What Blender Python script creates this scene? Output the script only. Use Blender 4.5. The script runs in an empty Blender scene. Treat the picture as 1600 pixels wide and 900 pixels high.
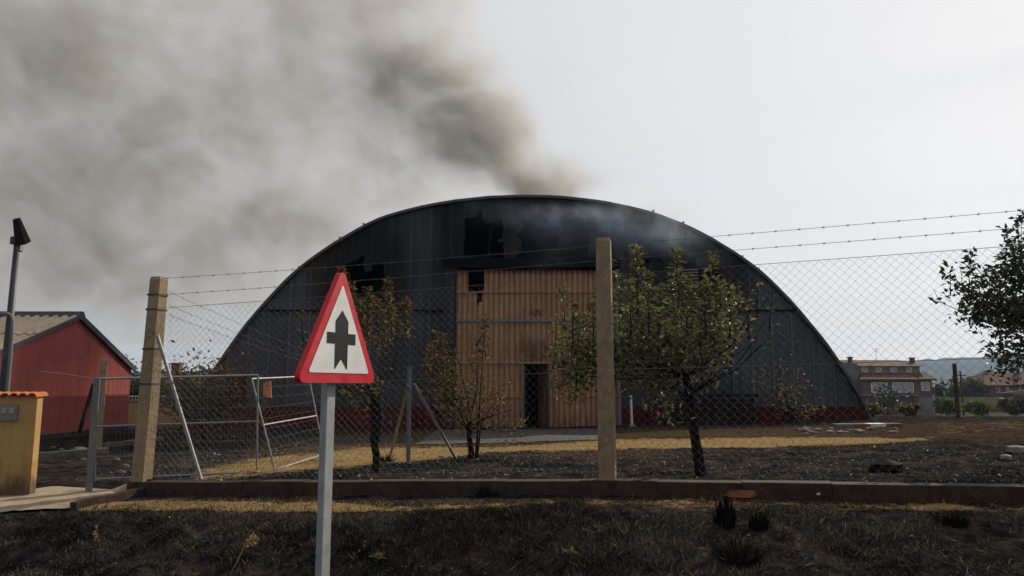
import bpy, math, random
from mathutils import Vector, noise as mnoise
random.seed(7)
R = math.radians
sc = bpy.context.scene
col = sc.collection
# ------------------------------------------------------------------ camera
EYE = 1.6
FPX = 1150.0
PITCH = R(7.53)
cam_d = bpy.data.cameras.new('camera')
cam = bpy.data.objects.new('camera', cam_d)
col.objects.link(cam)
cam.location = (0, 0, EYE)
cam.rotation_euler = (R(90) + PITCH, 0, 0)
cam_d.sensor_width = 36
cam_d.lens = 36 * FPX / 1600
cam_d.clip_start = .05
cam_d.clip_end = 6000
sc.camera = cam
# ------------------------------------------------------------------ light
SUN_AZ, SUN_EL = R(41), R(30)          # azimuth to the right of straight ahead (+Y)
w = bpy.data.worlds.new('World')
sc.world = w
w.use_nodes = True
nt = w.node_tree
nt.nodes.clear()
wo = nt.nodes.new('ShaderNodeOutputWorld')
bg = nt.nodes.new('ShaderNodeBackground')
sky = nt.nodes.new('ShaderNodeTexSky')
sky.sky_type = 'NISHITA'
sky.sun_disc = False
sky.sun_elevation = SUN_EL
sky.sun_rotation = SUN_AZ
sky.air_density = 1.0
sky.dust_density = 1.0
sky.ozone_density = 1.0
tc = nt.nodes.new('ShaderNodeTexCoord')
mp = nt.nodes.new('ShaderNodeMapping')
mp.inputs['Scale'].default_value = (1.2, 1.2, 7.0)
cn = nt.nodes.new('ShaderNodeTexNoise')
cn.inputs['Scale'].default_value = 1.6
cn.inputs['Detail'].default_value = 5
cn.inputs['Roughness'].default_value = .5
cr = nt.nodes.new('ShaderNodeMapRange')
cr.inputs[1].default_value = .35
cr.inputs[2].default_value = .75
cr.inputs[3].default_value = .86
cr.inputs[4].default_value = .98
mix = nt.nodes.new('ShaderNodeMix')
mix.data_type = 'RGBA'
VEIL = (7.95, 7.9, 7.95, 1)          # thin even high cloud, same radiance units as the sky
mix.inputs[7].default_value = VEIL
nt.links.new(tc.outputs['Generated'], mp.inputs[0])
nt.links.new(mp.outputs[0], cn.inputs['Vector'])
nt.links.new(cn.outputs['Fac'], cr.inputs[0])
nt.links.new(cr.outputs[0], mix.inputs[0])
sv = nt.nodes.new('ShaderNodeVectorMath')
sv.operation = 'DOT_PRODUCT'
sv.inputs[1].default_value = (math.sin(SUN_AZ) * math.cos(SUN_EL), math.cos(SUN_AZ) * math.cos(SUN_EL), math.sin(SUN_EL))
nt.links.new(tc.outputs['Generated'], sv.inputs[0])
sr = nt.nodes.new('ShaderNodeMapRange')         # thin cloud scatters forward: paler towards the sun
sr.inputs[1].default_value = -1
sr.inputs[2].default_value = 1
sr.inputs[3].default_value = 0.
sr.inputs[4].default_value = 1.
sp_ = nt.nodes.new('ShaderNodeMath')
sp_.operation = 'POWER'
sp_.inputs[1].default_value = 1.6
sm2 = nt.nodes.new('ShaderNodeMath')
sm2.operation = 'MULTIPLY_ADD'
sm2.inputs[1].default_value = .70
sm2.inputs[2].default_value = .36
nt.links.new(sv.outputs['Value'], sr.inputs[0])
nt.links.new(sr.outputs[0], sp_.inputs[0])
nt.links.new(sp_.outputs[0], sm2.inputs[0])
vs_ = nt.nodes.new('ShaderNodeVectorMath')
vs_.operation = 'SCALE'
vs_.inputs[0].default_value = VEIL[:3]
nt.links.new(sm2.outputs[0], vs_.inputs['Scale'])
nt.links.new(vs_.outputs[0], mix.inputs[7])
nt.links.new(sky.outputs[0], mix.inputs[6])
nt.links.new(mix.outputs[2], bg.inputs[0])
bg.inputs[1].default_value = .10
nt.links.new(bg.outputs[0], wo.inputs[0])
sd = bpy.data.lights.new('sun', 'SUN')
sd.energy = 4.3
sd.angle = R(.53)
sd.color = (1, .88, .70)
so = bpy.data.objects.new('sun', sd)
col.objects.link(so)
SUNV = Vector((math.sin(SUN_AZ) * math.cos(SUN_EL), math.cos(SUN_AZ) * math.cos(SUN_EL), math.sin(SUN_EL)))
so.rotation_euler = SUNV.to_track_quat('Z', 'Y').to_euler()
so.location = (20, 20, 40)
sc.view_settings.view_transform = 'Standard'
sc.view_settings.look = 'None'
sc.view_settings.exposure = 0
sc.view_settings.gamma = 1
sc.cycles.use_denoising = True
sc.cycles.max_bounces = 6
sc.cycles.transparent_max_bounces = 12
sc.cycles.volume_bounces = 1

# ------------------------------------------------------------------ measuring helpers
FW = Vector((0, math.cos(PITCH), math.sin(PITCH)))
UP = Vector((0, -math.sin(PITCH), math.cos(PITCH)))
CAM = Vector((0, 0, EYE))


def ray(px, py):
    return FW + Vector((1, 0, 0)) * ((px - 800) / FPX) + UP * ((450 - py) / FPX)


def P(px, py, Y):
    d = ray(px, py)
    return CAM + d * (Y / d.y)


def PX(px, py, X):
    d = ray(px, py)
    return CAM + d * (X / d.x)


def proj(p):
    v = Vector(p) - CAM
    z = v.dot(FW)
    if z < .05:
        return (-9999, 9999)
    return (800 + FPX * v.x / z, 450 - FPX * v.dot(UP) / z)


def lerp(a, b, t):
    return a + (b - a) * t


def clamp(t, a=0., b=1.):
    return max(a, min(b, t))


def sstep(a, b, x):
    t = clamp((x - a) / (b - a))
    return t * t * (3 - 2 * t)


def pw(pts, x):
    if x <= pts[0][0]:
        return pts[0][1]
    for (x0, y0), (x1, y1) in zip(pts, pts[1:]):
        if x <= x1:
            return lerp(y0, y1, (x - x0) / (x1 - x0))
    return pts[-1][1]


def fence_y(X):
    return pw([(-9, 8.84), (-3.5, 7.42), (.79, 6.32), (3.7, 5.36), (7, 4.3)], X)


def wall_e(X):
    return pw([(-9, -1.02), (-3.5, -.935), (.79, -.78), (3.7, -.70), (7, -.62)], X)


def fbm(x, y, s, o=3, seed=0.):
    return mnoise.fractal(Vector((x * s + seed, y * s - seed, seed * .7)), 1.0, 2.0, o)


def ground_z(X, Y, micro=True):
    yf = fence_y(X)
    d = Y - yf
    we = wall_e(X)
    ramp = sstep(-3.75, -4.1, X) if X > -4.1 else 1.
    eb = pw([(-14, -1.40), (-10, -1.36), (1, -1.28), (10.6, -1.06), (18, -1.0)], X)
    if d >= 0:
        if Y <= 23:
            t = clamp(d / (23 - yf))
            e = lerp(we - lerp(.035, .127, ramp), eb, t)
        elif Y <= 104:
            e = lerp(eb, -4.2, (Y - 23) / 81)
        elif Y <= 300:
            e = lerp(-4.2, -9, (Y - 104) / 196)
        else:
            e = -9 - (Y - 300) * .004
        if micro:
            a = .035 * sstep(0, 1.5, d)
            if Y > 30:
                a = .12
            e += a * fbm(X, Y, .9, 3, 3.) + .012 * fbm(X, Y, 5, 2, 9.) * sstep(0, .6, d)
    else:
        u = max(0, -d - .68)
        e = we - .122 - .035 * min(u, 6) - .055 * min(u, 6) ** 2
        if d > -.05:
            e = lerp(we - .122, we - lerp(.07, .124, ramp), (d + .05) / .05)
        e = max(e, -1.62 + .01 * clamp(u - 4, 0, 1))
        if micro and -4.5 < d:
            k = sstep(.1, .9, u)
            e += k * (.085 * fbm(X, Y, 1.3, 3, 5.) + .070 * fbm(X, Y, 3.8, 3, 1.)) + .012 * fbm(X, Y, 6, 2, 2.)
    return EYE + e


def G(px, py):
    d = ray(px, py)
    y, last = 1.5, 1.5
    while y < 1500:
        p = CAM + d * (y / d.y)
        if p.z <= ground_z(p.x, p.y):
            a, b = last, y
            for _ in range(18):
                m = (a + b) / 2
                q = CAM + d * (m / d.y)
                if q.z <= ground_z(q.x, q.y):
                    b = m
                else:
                    a = m
            return CAM + d * (b / d.y)
        last = y
        y *= 1.01
    return CAM + d * (1500 / d.y)


def GXY(X, Y):
    return Vector((X, Y, ground_z(X, Y)))


# ------------------------------------------------------------------ object helpers
ROOTLOC = {}


def thing(name, label, cat, loc, group=None):
    o = bpy.data.objects.new(name, None)
    col.objects.link(o)
    o.empty_display_size = .2
    o.location = loc
    ROOTLOC[o.name] = Vector(loc)
    o['label'] = label
    o['category'] = cat
    if group:
        o['group'] = group
    return o


def tag(o, label, cat, group=None, kind=None):
    if label:
        o['label'] = label
    if cat:
        o['category'] = cat
    if group:
        o['group'] = group
    if kind:
        o['kind'] = kind
    return o


class MB:
    def __init__(s):
        s.v, s.f = [], []
        s.attr = []

    def add(s, vs, fs):
        n = len(s.v)
        s.v += [tuple(v) for v in vs]
        s.f += [tuple(i + n for i in f) for f in fs]

    def hexa(s, c):
        """eight corners: bottom ring 0-3, top ring 4-7"""
        s.add(c, [(3, 2, 1, 0), (4, 5, 6, 7), (0, 1, 5, 4), (1, 2, 6, 5), (2, 3, 7, 6), (3, 0, 4, 7)])

    def box(s, c, size, rz=0., bevel=0.):
        cx, cy, cz = c
        x, y, z = size[0] / 2, size[1] / 2, size[2] / 2
        ca, sa = math.cos(rz), math.sin(rz)

        def t(a, b, h):
            return (cx + a * ca - b * sa, cy + a * sa + b * ca, cz + h)
        if bevel <= 0:
            s.hexa([t(-x, -y, -z), t(x, -y, -z), t(x, y, -z), t(-x, y, -z), t(-x, -y, z), t(x, -y, z), t(x, y, z), t(-x, y, z)])
            return
        b = bevel
        ring = [(-x + b, -y), (x - b, -y), (x, -y + b), (x, y - b), (x - b, y), (-x + b, y), (-x, y - b), (-x, -y + b)]
        ins = [(a * (x - b) / x, q * (y - b) / y) for a, q in ring]
        vs = [t(a, q, -z) for a, q in ring] + [t(a, q, z - b) for a, q in ring] + [t(a, q, z) for a, q in ins]
        fs = [tuple(range(7, -1, -1)), tuple(range(16, 24))]
        for k in range(8):
            j = (k + 1) % 8
            fs += [(k, j, 8 + j, 8 + k), (8 + k, 8 + j, 16 + j, 16 + k)]
        s.add(vs, fs)

    def bar(s, a, b, wx, wy=None, up=None):
        """rectangular bar from a to b"""
        a, b = Vector(a), Vector(b)
        wy = wy or wx
        d = (b - a).normalized()
        u = Vector(up) if up else (Vector((0, 0, 1)) if abs(d.z) < .9 else Vector((0, 1, 0)))
        x = d.cross(u).normalized() * wx / 2
        y = d.cross(x).normalized() * wy / 2
        s.hexa([a - x - y, a + x - y, a + x + y, a - x + y, b - x - y, b + x - y, b + x + y, b - x + y])

    def tube(s, path, r, n=6, cap=True):
        path = [Vector(p) for p in path]
        m = len(path)
        rs = r if isinstance(r, (list, tuple)) else [r] * m
        base = len(s.v)
        prev = None
        for i, p in enumerate(path):
            t = (path[min(i + 1, m - 1)] - path[max(i - 1, 0)])
            if t.length < 1e-9:
                t = Vector((0, 0, 1))
            t.normalize()
            if prev is None:
                ref = Vector((0, 0, 1)) if abs(t.z) < .9 else Vector((1, 0, 0))
                x = t.cross(ref).normalized()
            else:
                x = (prev - t * prev.dot(t))
                x = x.normalized() if x.length > 1e-6 else t.cross(Vector((1, 0, 0))).normalized()
            prev = x
            y = t.cross(x)
            for k in range(n):
                a = 2 * math.pi * k / n
                s.v.append(tuple(p + (x * math.cos(a) + y * math.sin(a)) * rs[i]))
        for i in range(m - 1):
            for k in range(n):
                j = (k + 1) % n
                s.f.append((base + i * n + k, base + i * n + j, base + (i + 1) * n + j, base + (i + 1) * n + k))
        if cap:
            s.f.append(tuple(base + k for k in range(n - 1, -1, -1)))
            s.f.append(tuple(base + (m - 1) * n + k for k in range(n)))

    def leaf(s, p, d, nrm, L, W, curl=.18):
        d = d.normalized()
        side = d.cross(nrm)
        side = side.normalized() if side.length > 1e-5 else d.orthogonal().normalized()
        up = side.cross(d)
        m = p + d * (L * .45)
        s.add([p, m + side * W / 2 + up * W * curl, p + d * L - up * L * curl * .5, m - side * W / 2 + up * W * curl], [(0, 1, 2), (0, 2, 3)])

    def prism(s, poly, off):
        """poly: list of 3D points (front), off: vector to the back"""
        n = len(poly)
        off = Vector(off)
        vs = [Vector(p) for p in poly] + [Vector(p) + off for p in poly]
        fs = [tuple(range(n)), tuple(range(2 * n - 1, n - 1, -1))]
        for k in range(n):
            j = (k + 1) % n
            fs.append((j, k, n + k, n + j))
        s.add(vs, fs)

    def rock(s, c, r, sq=(1, 1, .7), seed=0):
        rnd = random.Random(seed)
        n1 = 7
        vs = []
        for i, (h, q) in enumerate(((-.6, .7), (-.1, 1.), (.45, .8))):
            for k in range(n1):
                a = 2 * math.pi * (k + .3 * i) / n1
                j = rnd.uniform(.75, 1.15)
                vs.append((c[0] + r * sq[0] * q * j * math.cos(a), c[1] + r * sq[1] * q * j * math.sin(a), c[2] + r * sq[2] * (h + rnd.uniform(-.12, .12))))
        vs.append((c[0], c[1], c[2] + r * sq[2] * .75))
        fs = [tuple(range(n1 - 1, -1, -1))]
        for i in range(2):
            for k in range(n1):
                j = (k + 1) % n1
                fs.append((i * n1 + k, i * n1 + j, (i + 1) * n1 + j, (i + 1) * n1 + k))
        for k in range(n1):
            fs.append((2 * n1 + k, 2 * n1 + (k + 1) % n1, 3 * n1))
        s.add(vs, fs)

    def build(s, name, mat, parent=None, kind=None, smooth=False, vattr=None, root=None):
        off = Vector((0, 0, 0))
        if parent is not None:
            q = parent
            while q.parent is not None:
                q = q.parent
            off = ROOTLOC.get(q.name, Vector((0, 0, 0)))
        me = bpy.data.meshes.new(name)
        vs = s.v if off.length == 0 else [(a - off.x, b - off.y, c - off.z) for a, b, c in s.v]
        me.from_pydata(vs, [], s.f)
        if vattr:
            for k, vals in vattr.items():
                at = me.attributes.new(k, 'FLOAT', 'POINT')
                at.data.foreach_set('value', vals)
        me.materials.append(mat)
        if smooth:
            me.polygons.foreach_set('use_smooth', [True] * len(me.polygons))
        me.update()
        o = bpy.data.objects.new(name, me)
        col.objects.link(o)
        if parent is not None:
            o.parent = parent
        if kind:
            o['kind'] = kind
        return o


# ------------------------------------------------------------------ materials
class NT:
    def __init__(s, name):
        s.m = bpy.data.materials.new(name)
        s.m.use_nodes = True
        s.t = s.m.node_tree
        s.b = s.t.nodes['Principled BSDF']

    def n(s, typ, **kw):
        x = s.t.nodes.new(typ)
        for k, v in kw.items():
            setattr(x, k, v)
        return x

    def l(s, a, b):
        s.t.links.new(a, b)

    def noise(s, scale, detail=4, rough=.55, coord='Object', stretch=None, dist=0.):
        tc = s.n('ShaderNodeTexCoord')
        x = s.n('ShaderNodeTexNoise')
        x.inputs['Scale'].default_value = scale
        x.inputs['Detail'].default_value = detail
        x.inputs['Roughness'].default_value = rough
        x.inputs['Distortion'].default_value = dist
        if stretch:
            m = s.n('ShaderNodeMapping')
            m.inputs['Scale'].default_value = stretch
            s.l(tc.outputs[coord], m.inputs[0])
            s.l(m.outputs[0], x.inputs['Vector'])
        else:
            s.l(tc.outputs[coord], x.inputs['Vector'])
        return x.outputs['Fac']

    def ramp(s, fac, stops):
        r = s.n('ShaderNodeValToRGB')
        e = r.color_ramp.elements
        while len(e) < len(stops):
            e.new(.5)
        for k, (p, c) in enumerate(stops):
            e[k].position = p
            e[k].color = (*c, 1) if len(c) == 3 else c
        s.l(fac, r.inputs[0])
        return r.outputs[0]

    def mix(s, fac, a, b, mode='MIX'):
        x = s.n('ShaderNodeMix', data_type='RGBA', blend_type=mode)
        for i, q in ((0, fac), (6, a), (7, b)):
            if hasattr(q, 'is_output'):
                s.l(q, x.inputs[i])
            elif i == 0:
                x.inputs[0].default_value = q
            else:
                x.inputs[i].default_value = (*q, 1)
        return x.outputs[2]

    def rng(s, v, a, b, c=0., d=1.):
        x = s.n('ShaderNodeMapRange')
        s.l(v, x.inputs[0])
        for i, q in ((1, a), (2, b), (3, c), (4, d)):
            x.inputs[i].default_value = q
        return x.outputs[0]

    def math(s, op, a, b):
        x = s.n('ShaderNodeMath', operation=op)
        for i, q in ((0, a), (1, b)):
            if hasattr(q, 'is_output'):
                s.l(q, x.inputs[i])
            else:
                x.inputs[i].default_value = q
        return x.outputs[0]

    def attr(s, name):
        x = s.n('ShaderNodeAttribute')
        x.attribute_name = name
        return x.outputs['Fac']

    def island(s):
        return s.n('ShaderNodeNewGeometry').outputs['Random Per Island']

    def bump(s, h, strength=.4, dist=.02):
        x = s.n('ShaderNodeBump')
        x.inputs['Strength'].default_value = strength
        x.inputs['Distance'].default_value = dist
        s.l(h, x.inputs['Height'])
        s.l(x.outputs[0], s.b.inputs['Normal'])

    def out(s, color=None, rough=None, metal=0., spec=None):
        if color is not None:
            if hasattr(color, 'is_output'):
                s.l(color, s.b.inputs['Base Color'])
            else:
                s.b.inputs['Base Color'].default_value = (*color, 1)
        if rough is not None:
            if hasattr(rough, 'is_output'):
                s.l(rough, s.b.inputs['Roughness'])
            else:
                s.b.inputs['Roughness'].default_value = rough
        s.b.inputs['Metallic'].default_value = metal
        if spec is not None:
            s.b.inputs['Specular IOR Level'].default_value = spec
        return s.m


def simple(name, c1, c2, scale=6, rough=.8, metal=0., bump=.2, bd=.01, stretch=None, spec=None, detail=5):
    if spec is None and rough >= .8:
        spec = .08
    t = NT(name)
    f = t.noise(scale, detail, .6, stretch=stretch)
    c = t.ramp(f, [(.3, c1), (.7, c2)])
    if bump:
        g = t.noise(scale * 6, 4, .6)
        t.bump(g, bump, bd)
    return t.out(c, rough, metal, spec)


def mat_ground():
    t = NT('burnt_ground')
    n1 = t.noise(.9, 6, .6, dist=.4)
    n2 = t.noise(11, 5, .65)
    n3 = t.noise(46, 3, .6)
    burnt = t.ramp(n2, [(.30, (.006, .006, .0066)), (.50, (.020, .0182, .0178)), (.74, (.058, .048, .042))])
    n4 = t.noise(2.6, 6, .68, dist=.6)
    burnt = t.mix(t.rng(n4, .50, .68), burnt, t.ramp(n3, [(.3, (.040, .030, .024)), (.7, (.10, .074, .057))]))
    burnt = t.mix(t.rng(n4, .47, .34), burnt, (.005, .005, .0055))
    ash = t.ramp(n3, [(.60, (.0, .0, .0)), (.74, (1, 1, 1))])
    big = t.ramp(n1, [(.42, (.0, .0, .0)), (.62, (1, 1, 1))])
    burnt = t.mix(t.mix(1., ash, big, 'MULTIPLY'), burnt, (.10, .09, .083))
    dirt = t.attr('dirt')
    dirtm = t.rng(t.math('ADD', dirt, t.math('MULTIPLY', t.math('SUBTRACT', n2, .5), 1.3)), .35, .75)
    burnt = t.mix(dirtm, burnt, t.ramp(n3, [(.3, (.032, .022, .014)), (.7, (.10, .070, .043))]))
    straw = t.attr('straw')
    sm = t.rng(t.math('ADD', t.math('ADD', straw, t.math('MULTIPLY', t.math('SUBTRACT', n4, .5), 1.9)), t.math('MULTIPLY', t.math('SUBTRACT', n2, .5), 1.3)), .38, .72)
    strawc = t.ramp(t.noise(60, 4, .7, stretch=(1, .25, 1)), [(.3, (.17, .112, .050)), (.7, (.40, .285, .14))])
    c = t.mix(sm, burnt, strawc)
    far = t.attr('far')
    c = t.mix(far, c, t.ramp(t.noise(.05, 5, .6), [(.35, (.045, .05, .022)), (.65, (.12, .10, .055))]))
    h = t.math('ADD', t.math('MULTIPLY', n2, 1.), t.math('MULTIPLY', n3, .5))
    t.bump(h, .8, .05)
    return t.out(c, 1., 0, 0.)


def mat_concrete(name, c1, c2, lich=(.20, .17, .09)):
    t = NT(name)
    f = t.noise(9, 6, .65)
    c = t.ramp(f, [(.3, c1), (.7, c2)])
    g = t.noise(40, 4, .7)
    c = t.mix(t.ramp(g, [(.55, (0, 0, 0)), (.7, (1, 1, 1))]), c, lich)
    t.bump(t.math('ADD', f, g), .5, .012)
    return t.out(c, .92, 0, .2)


def mat_leaf(name, stops, rough=.55, trans=.42, spec=.22):
    t = NT(name)
    i = t.island()
    c = t.ramp(i, stops)
    t.out(c, rough, 0, spec)
    tr = t.n('ShaderNodeBsdfTranslucent')
    t.l(t.mix(1., c, (1.12, 1.1, .68), 'MULTIPLY'), tr.inputs[0])
    ms = t.n('ShaderNodeMixShader')
    ms.inputs[0].default_value = trans
    t.l(t.b.outputs[0], ms.inputs[1])
    t.l(tr.outputs[0], ms.inputs[2])
    t.l(ms.outputs[0], t.t.nodes['Material Output'].inputs[0])
    return t.m


def mat_barn():
    t = NT('sooty_sheet_metal')
    s = t.attr('soot')
    n1 = t.noise(.8, 6, .65, stretch=(1, 1, .35), dist=.5)
    n2 = t.noise(3.5, 5, .6, stretch=(2.2, 1, .12))
    k = t.rng(t.math('ADD', s, t.math('ADD', t.math('MULTIPLY', t.math('SUBTRACT', n1, .5), .9), t.math('MULTIPLY', t.math('SUBTRACT', n2, .5), .5))), .1, .9)
    c = t.ramp(k, [(0., (.058, .071, .091)), (.40, (.030, .036, .047)), (.72, (.017, .018, .021)), (1., (.006, .006, .007))])
    c = t.mix(t.math('MULTIPLY', t.attr('warm'), .42), c, t.mix(1., c, (1.35, 1.05, .80), 'MULTIPLY'))
    lap = t.attr('lap')
    c = t.mix(t.math('MULTIPLY', lap, t.rng(k, .15, .8, .75, .12)), c, (.12, .13, .145))
    rust = t.ramp(n1, [(.55, (0, 0, 0)), (.75, (1, 1, 1))])
    c = t.mix(t.math('MULTIPLY', rust, t.math('MULTIPLY', t.attr('warm'), .8)), c, (.050, .037, .028))
    return t.out(c, .6, 0, .25)


def mat_door():
    t = NT('scorched_door_sheet')
    s = t.attr('soot')
    n1 = t.noise(1.2, 6, .65, dist=.3)
    n2 = t.noise(9, 5, .7, stretch=(2.2, 1, .16))
    c = t.ramp(n1, [(.3, (.32, .178, .094)), (.7, (.46, .272, .152))])
    st = t.ramp(n2, [(.50, (0, 0, 0)), (.66, (1, 1, 1))])
    c = t.mix(t.math('MULTIPLY', st, .55), c, (.07, .04, .022))
    k = t.rng(t.math('ADD', s, t.math('MULTIPLY', t.math('SUBTRACT', n2, .5), .8)), .3, .8)
    c = t.mix(k, c, (.014, .012, .011))
    return t.out(c, .75, 0, .25)


M = {}
M['ground'] = mat_ground()
M['post'] = mat_concrete('weathered_concrete', (.19, .143, .09), (.32, .25, .16), (.40, .32, .20))
M['kerb'] = mat_concrete('kerb_concrete', (.036, .024, .017), (.078, .053, .037), (.014, .012, .011))
M['apron'] = mat_concrete('apron_concrete', (.046, .043, .040), (.085, .079, .072), (.04, .036, .032))
M['drive'] = mat_concrete('driveway_earth', (.24, .185, .125), (.38, .31, .22), (.20, .15, .10))
M['galv'] = simple('galvanised_steel', (.15, .155, .16), (.25, .255, .26), 14, .55, .3, .1)
M['galv_dull'] = simple('dull_galvanised_steel', (.11, .12, .125), (.18, .19, .195), 10, .65, .2, .1)
M['sign_steel'] = simple('sign_post_steel', (.22, .24, .24), (.33, .35, .345), 9, .6, .1, .15)
M['wire'] = simple('wire', (.11, .10, .095), (.19, .18, .165), 3, .75, 0, 0, spec=.2)
M['steel_dark'] = simple('dark_steel', (.035, .04, .047), (.065, .07, .08), 8, .55, .3, .1)
M['barn'] = mat_barn()
M['door'] = mat_door()
M['black'] = simple('soot_black', (.006, .006, .007), (.014, .013, .013), 5, .95, 0, .2)
M['rim'] = simple('roof_edge', (.05, .05, .05), (.10, .095, .085), 5, .6, .2, .1)
M['red_plinth'] = simple('sooty_red_paint', (.035, .007, .009), (.09, .015, .018), 2.2, .85, 0, .2)
_t = NT('red_render')
_c = _t.ramp(_t.noise(1.3, 6, .65), [(.3, (.25, .066, .056)), (.7, (.34, .098, .082))])
_c = _t.mix(_t.math('MULTIPLY', _t.rng(_t.noise(3.2, 5, .7, stretch=(1, 2.2, .18)), .50, .74), .5), _c, (.115, .032, .030))
_c = _t.mix(_t.math('MULTIPLY', _t.rng(_t.noise(.6, 5, .7, dist=.8), .52, .70), .4), _c, (.30, .105, .09))
_t.bump(_t.noise(20, 4, .6), .35, .01)
M['red_wall'] = _t.out(_c, .92, 0, .08)
M['plinth'] = simple('dark_plinth', (.03, .032, .036), (.06, .06, .065), 3, .9, 0, .2)
M['fibro'] = simple('fibre_cement', (.34, .27, .185), (.52, .43, .31), 5, .95, 0, .4, .01)
M['fascia'] = simple('dark_fascia', (.035, .032, .038), (.06, .055, .062), 4, .7, 0, .1)
_t = NT('ochre_render')
_n = _t.noise(2.5, 6, .6)
_c = _t.ramp(_n, [(.3, (.38, .225, .085)), (.7, (.49, .31, .125))])
_sx = _t.n('ShaderNodeSeparateXYZ')
_t.l(_t.n('ShaderNodeTexCoord').outputs['Object'], _sx.inputs[0])
_st = _t.rng(_t.math('ADD', _sx.outputs[2], _t.math('MULTIPLY', _t.math('SUBTRACT', _t.noise(5, 5, .7, stretch=(1, 1, .5)), .5), .9)), .34, .02)
_c = _t.mix(_t.math('MULTIPLY', _st, .85), _c, (.045, .032, .02))
_c = _t.mix(_t.math('MULTIPLY', _t.rng(_t.noise(14, 5, .7, stretch=(1.6, 1, .15)), .52, .75), .35), _c, (.16, .10, .05))
_t.bump(_t.noise(22, 4, .6), .35, .008)
M['yellow'] = _t.out(_c, .92)
M['terracotta'] = simple('terracotta', (.36, .115, .05), (.50, .19, .085), 12, .85, 0, .3)
M['grey_plate'] = simple('grey_plate', (.16, .15, .14), (.22, .21, .19), 8, .6, 0, .1)
M['glass'] = simple('dull_glass', (.24, .24, .23), (.30, .30, .29), 4, .25, 0, 0)
for _k, _c1, _c2, _d in (('sign_red', (.46, .008, .020), (.58, .012, .028), (.24, .045, .04)), ('sign_white', (.66, .66, .66), (.76, .76, .755), (.42, .39, .34))):
    _t = NT(_k)
    _c = _t.ramp(_t.noise(3, 5, .6), [(.3, _c1), (.7, _c2)])
    _c = _t.mix(_t.math('MULTIPLY', _t.rng(_t.noise(9, 6, .75, stretch=(1, 1, .22)), .54, .80), .55), _c, _d)
    _c = _t.mix(_t.math('MULTIPLY', _t.rng(_t.noise(120, 3, .6), .66, .78), .35), _c, _d)
    _t.bump(_t.noise(30, 3, .5), .05, .003)
    M[_k] = _t.out(_c, _t.rng(_t.noise(12, 4, .6), .3, .7, .3, .6), 0, .3)
M['sign_black'] = simple('sign_black', (.005, .006, .008), (.010, .011, .013), 6, .6, 0, .02, spec=.15)
M['bark'] = simple('bark', (.035, .027, .02), (.075, .06, .045), 18, .95, 0, .8, .02, stretch=(1, 1, .3))
M['charred'] = simple('charred_bark', (.006, .006, .006), (.022, .02, .019), 22, .9, 0, .9, .02, stretch=(1, 1, .3))
M['leaf'] = mat_leaf('pear_leaf', [(0., (.045, .056, .026)), (.45, (.088, .100, .048)), (.8, (.145, .148, .078)), (1., (.25, .22, .13))])
M['leaf_burnt'] = mat_leaf('scorched_leaf', [(0., (.040, .034, .018)), (.4, (.080, .060, .030)), (.8, (.14, .102, .052)), (1., (.25, .20, .12))])
M['leaf_dark'] = mat_leaf('dark_leaf', [(0., (.034, .042, .030)), (.6, (.055, .066, .042)), (1., (.085, .092, .055))], .5, .15)
M['leaf_far'] = mat_leaf('far_leaf', [(0., (.045, .055, .025)), (.6, (.075, .085, .035)), (1., (.12, .12, .05))], .6, .2)
M['leaf_bright'] = mat_leaf('bright_leaf', [(0., (.06, .09, .025)), (.6, (.10, .14, .035)), (1., (.16, .18, .05))], .6, .3)
M['blade_burnt'] = mat_leaf('burnt_blade', [(0., (.012, .012, .0135)), (.45, (.038, .036, .037)), (.8, (.085, .077, .073)), (.95, (.16, .138, .118)), (1., (.28, .24, .20))], 1., .22, 0.)  # palest tones stand in for sun-rimmed blades, light put into the colour
M['blade_straw'] = mat_leaf('straw_blade', [(0., (.14, .09, .04)), (.6, (.33, .23, .105)), (1., (.48, .37, .20))], .9, .25, .1)
M['ash'] = NT('ash_flake').out
_t = NT('ash_flake')
M['ash'] = _t.out(_t.ramp(_t.island(), [(0., (.07, .06, .055)), (.7, (.22, .20, .18)), (1., (.55, .53, .50))]), .9)
M['stone'] = simple('stone', (.09, .075, .06), (.20, .175, .145), 9, .9, 0, .6)
M['pale_stone'] = simple('pale_stone', (.16, .15, .14), (.34, .32, .29), 9, .9, 0, .5)
M['wood_dark'] = simple('charred_wood', (.010, .0095, .009), (.028, .025, .022), 9, .9, 0, .5, stretch=(1, 1, .3))
M['wood_post'] = simple('old_timber', (.04, .033, .027), (.075, .062, .05), 9, .9, 0, .5, stretch=(3, 3, .4))
M['white'] = simple('white_paint', (.55, .54, .52), (.72, .71, .69), 5, .7, 0, .1)
M['brick_wall'] = simple('brown_brick', (.11, .075, .055), (.17, .12, .09), 4, .9, 0, .2)
M['grey_wall'] = simple('grey_render', (.13, .13, .14), (.19, .19, .20), 1, .9, 0, .1)
M['cream_wall'] = simple('cream_render', (.20, .165, .125), (.28, .235, .18), 1, .9, 0, .1)
M['roof_tile'] = simple('roof_tile', (.085, .045, .033), (.15, .082, .058), 3, .9, 0, .3, .03)
M['roof_dark'] = simple('dark_roof_tile', (.06, .04, .034), (.10, .066, .054), 3, .9, 0, .3, .03)
M['blind'] = simple('window_blind', (.30, .31, .33), (.42, .43, .45), 3, .5, 0, 0)
M['forest'] = simple('forest_hill', (.010, .016, .012), (.030, .036, .020), .02, .95, 0, 0)
M['orange_tag'] = simple('orange_tag', (.55, .16, .06), (.70, .26, .11), 12, .6, 0, .05)
M['shed_brown'] = simple('reddish_render', (.16, .07, .052), (.22, .105, .078), 2, .9, 0, .1)

# ------------------------------------------------------------------ ground


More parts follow.
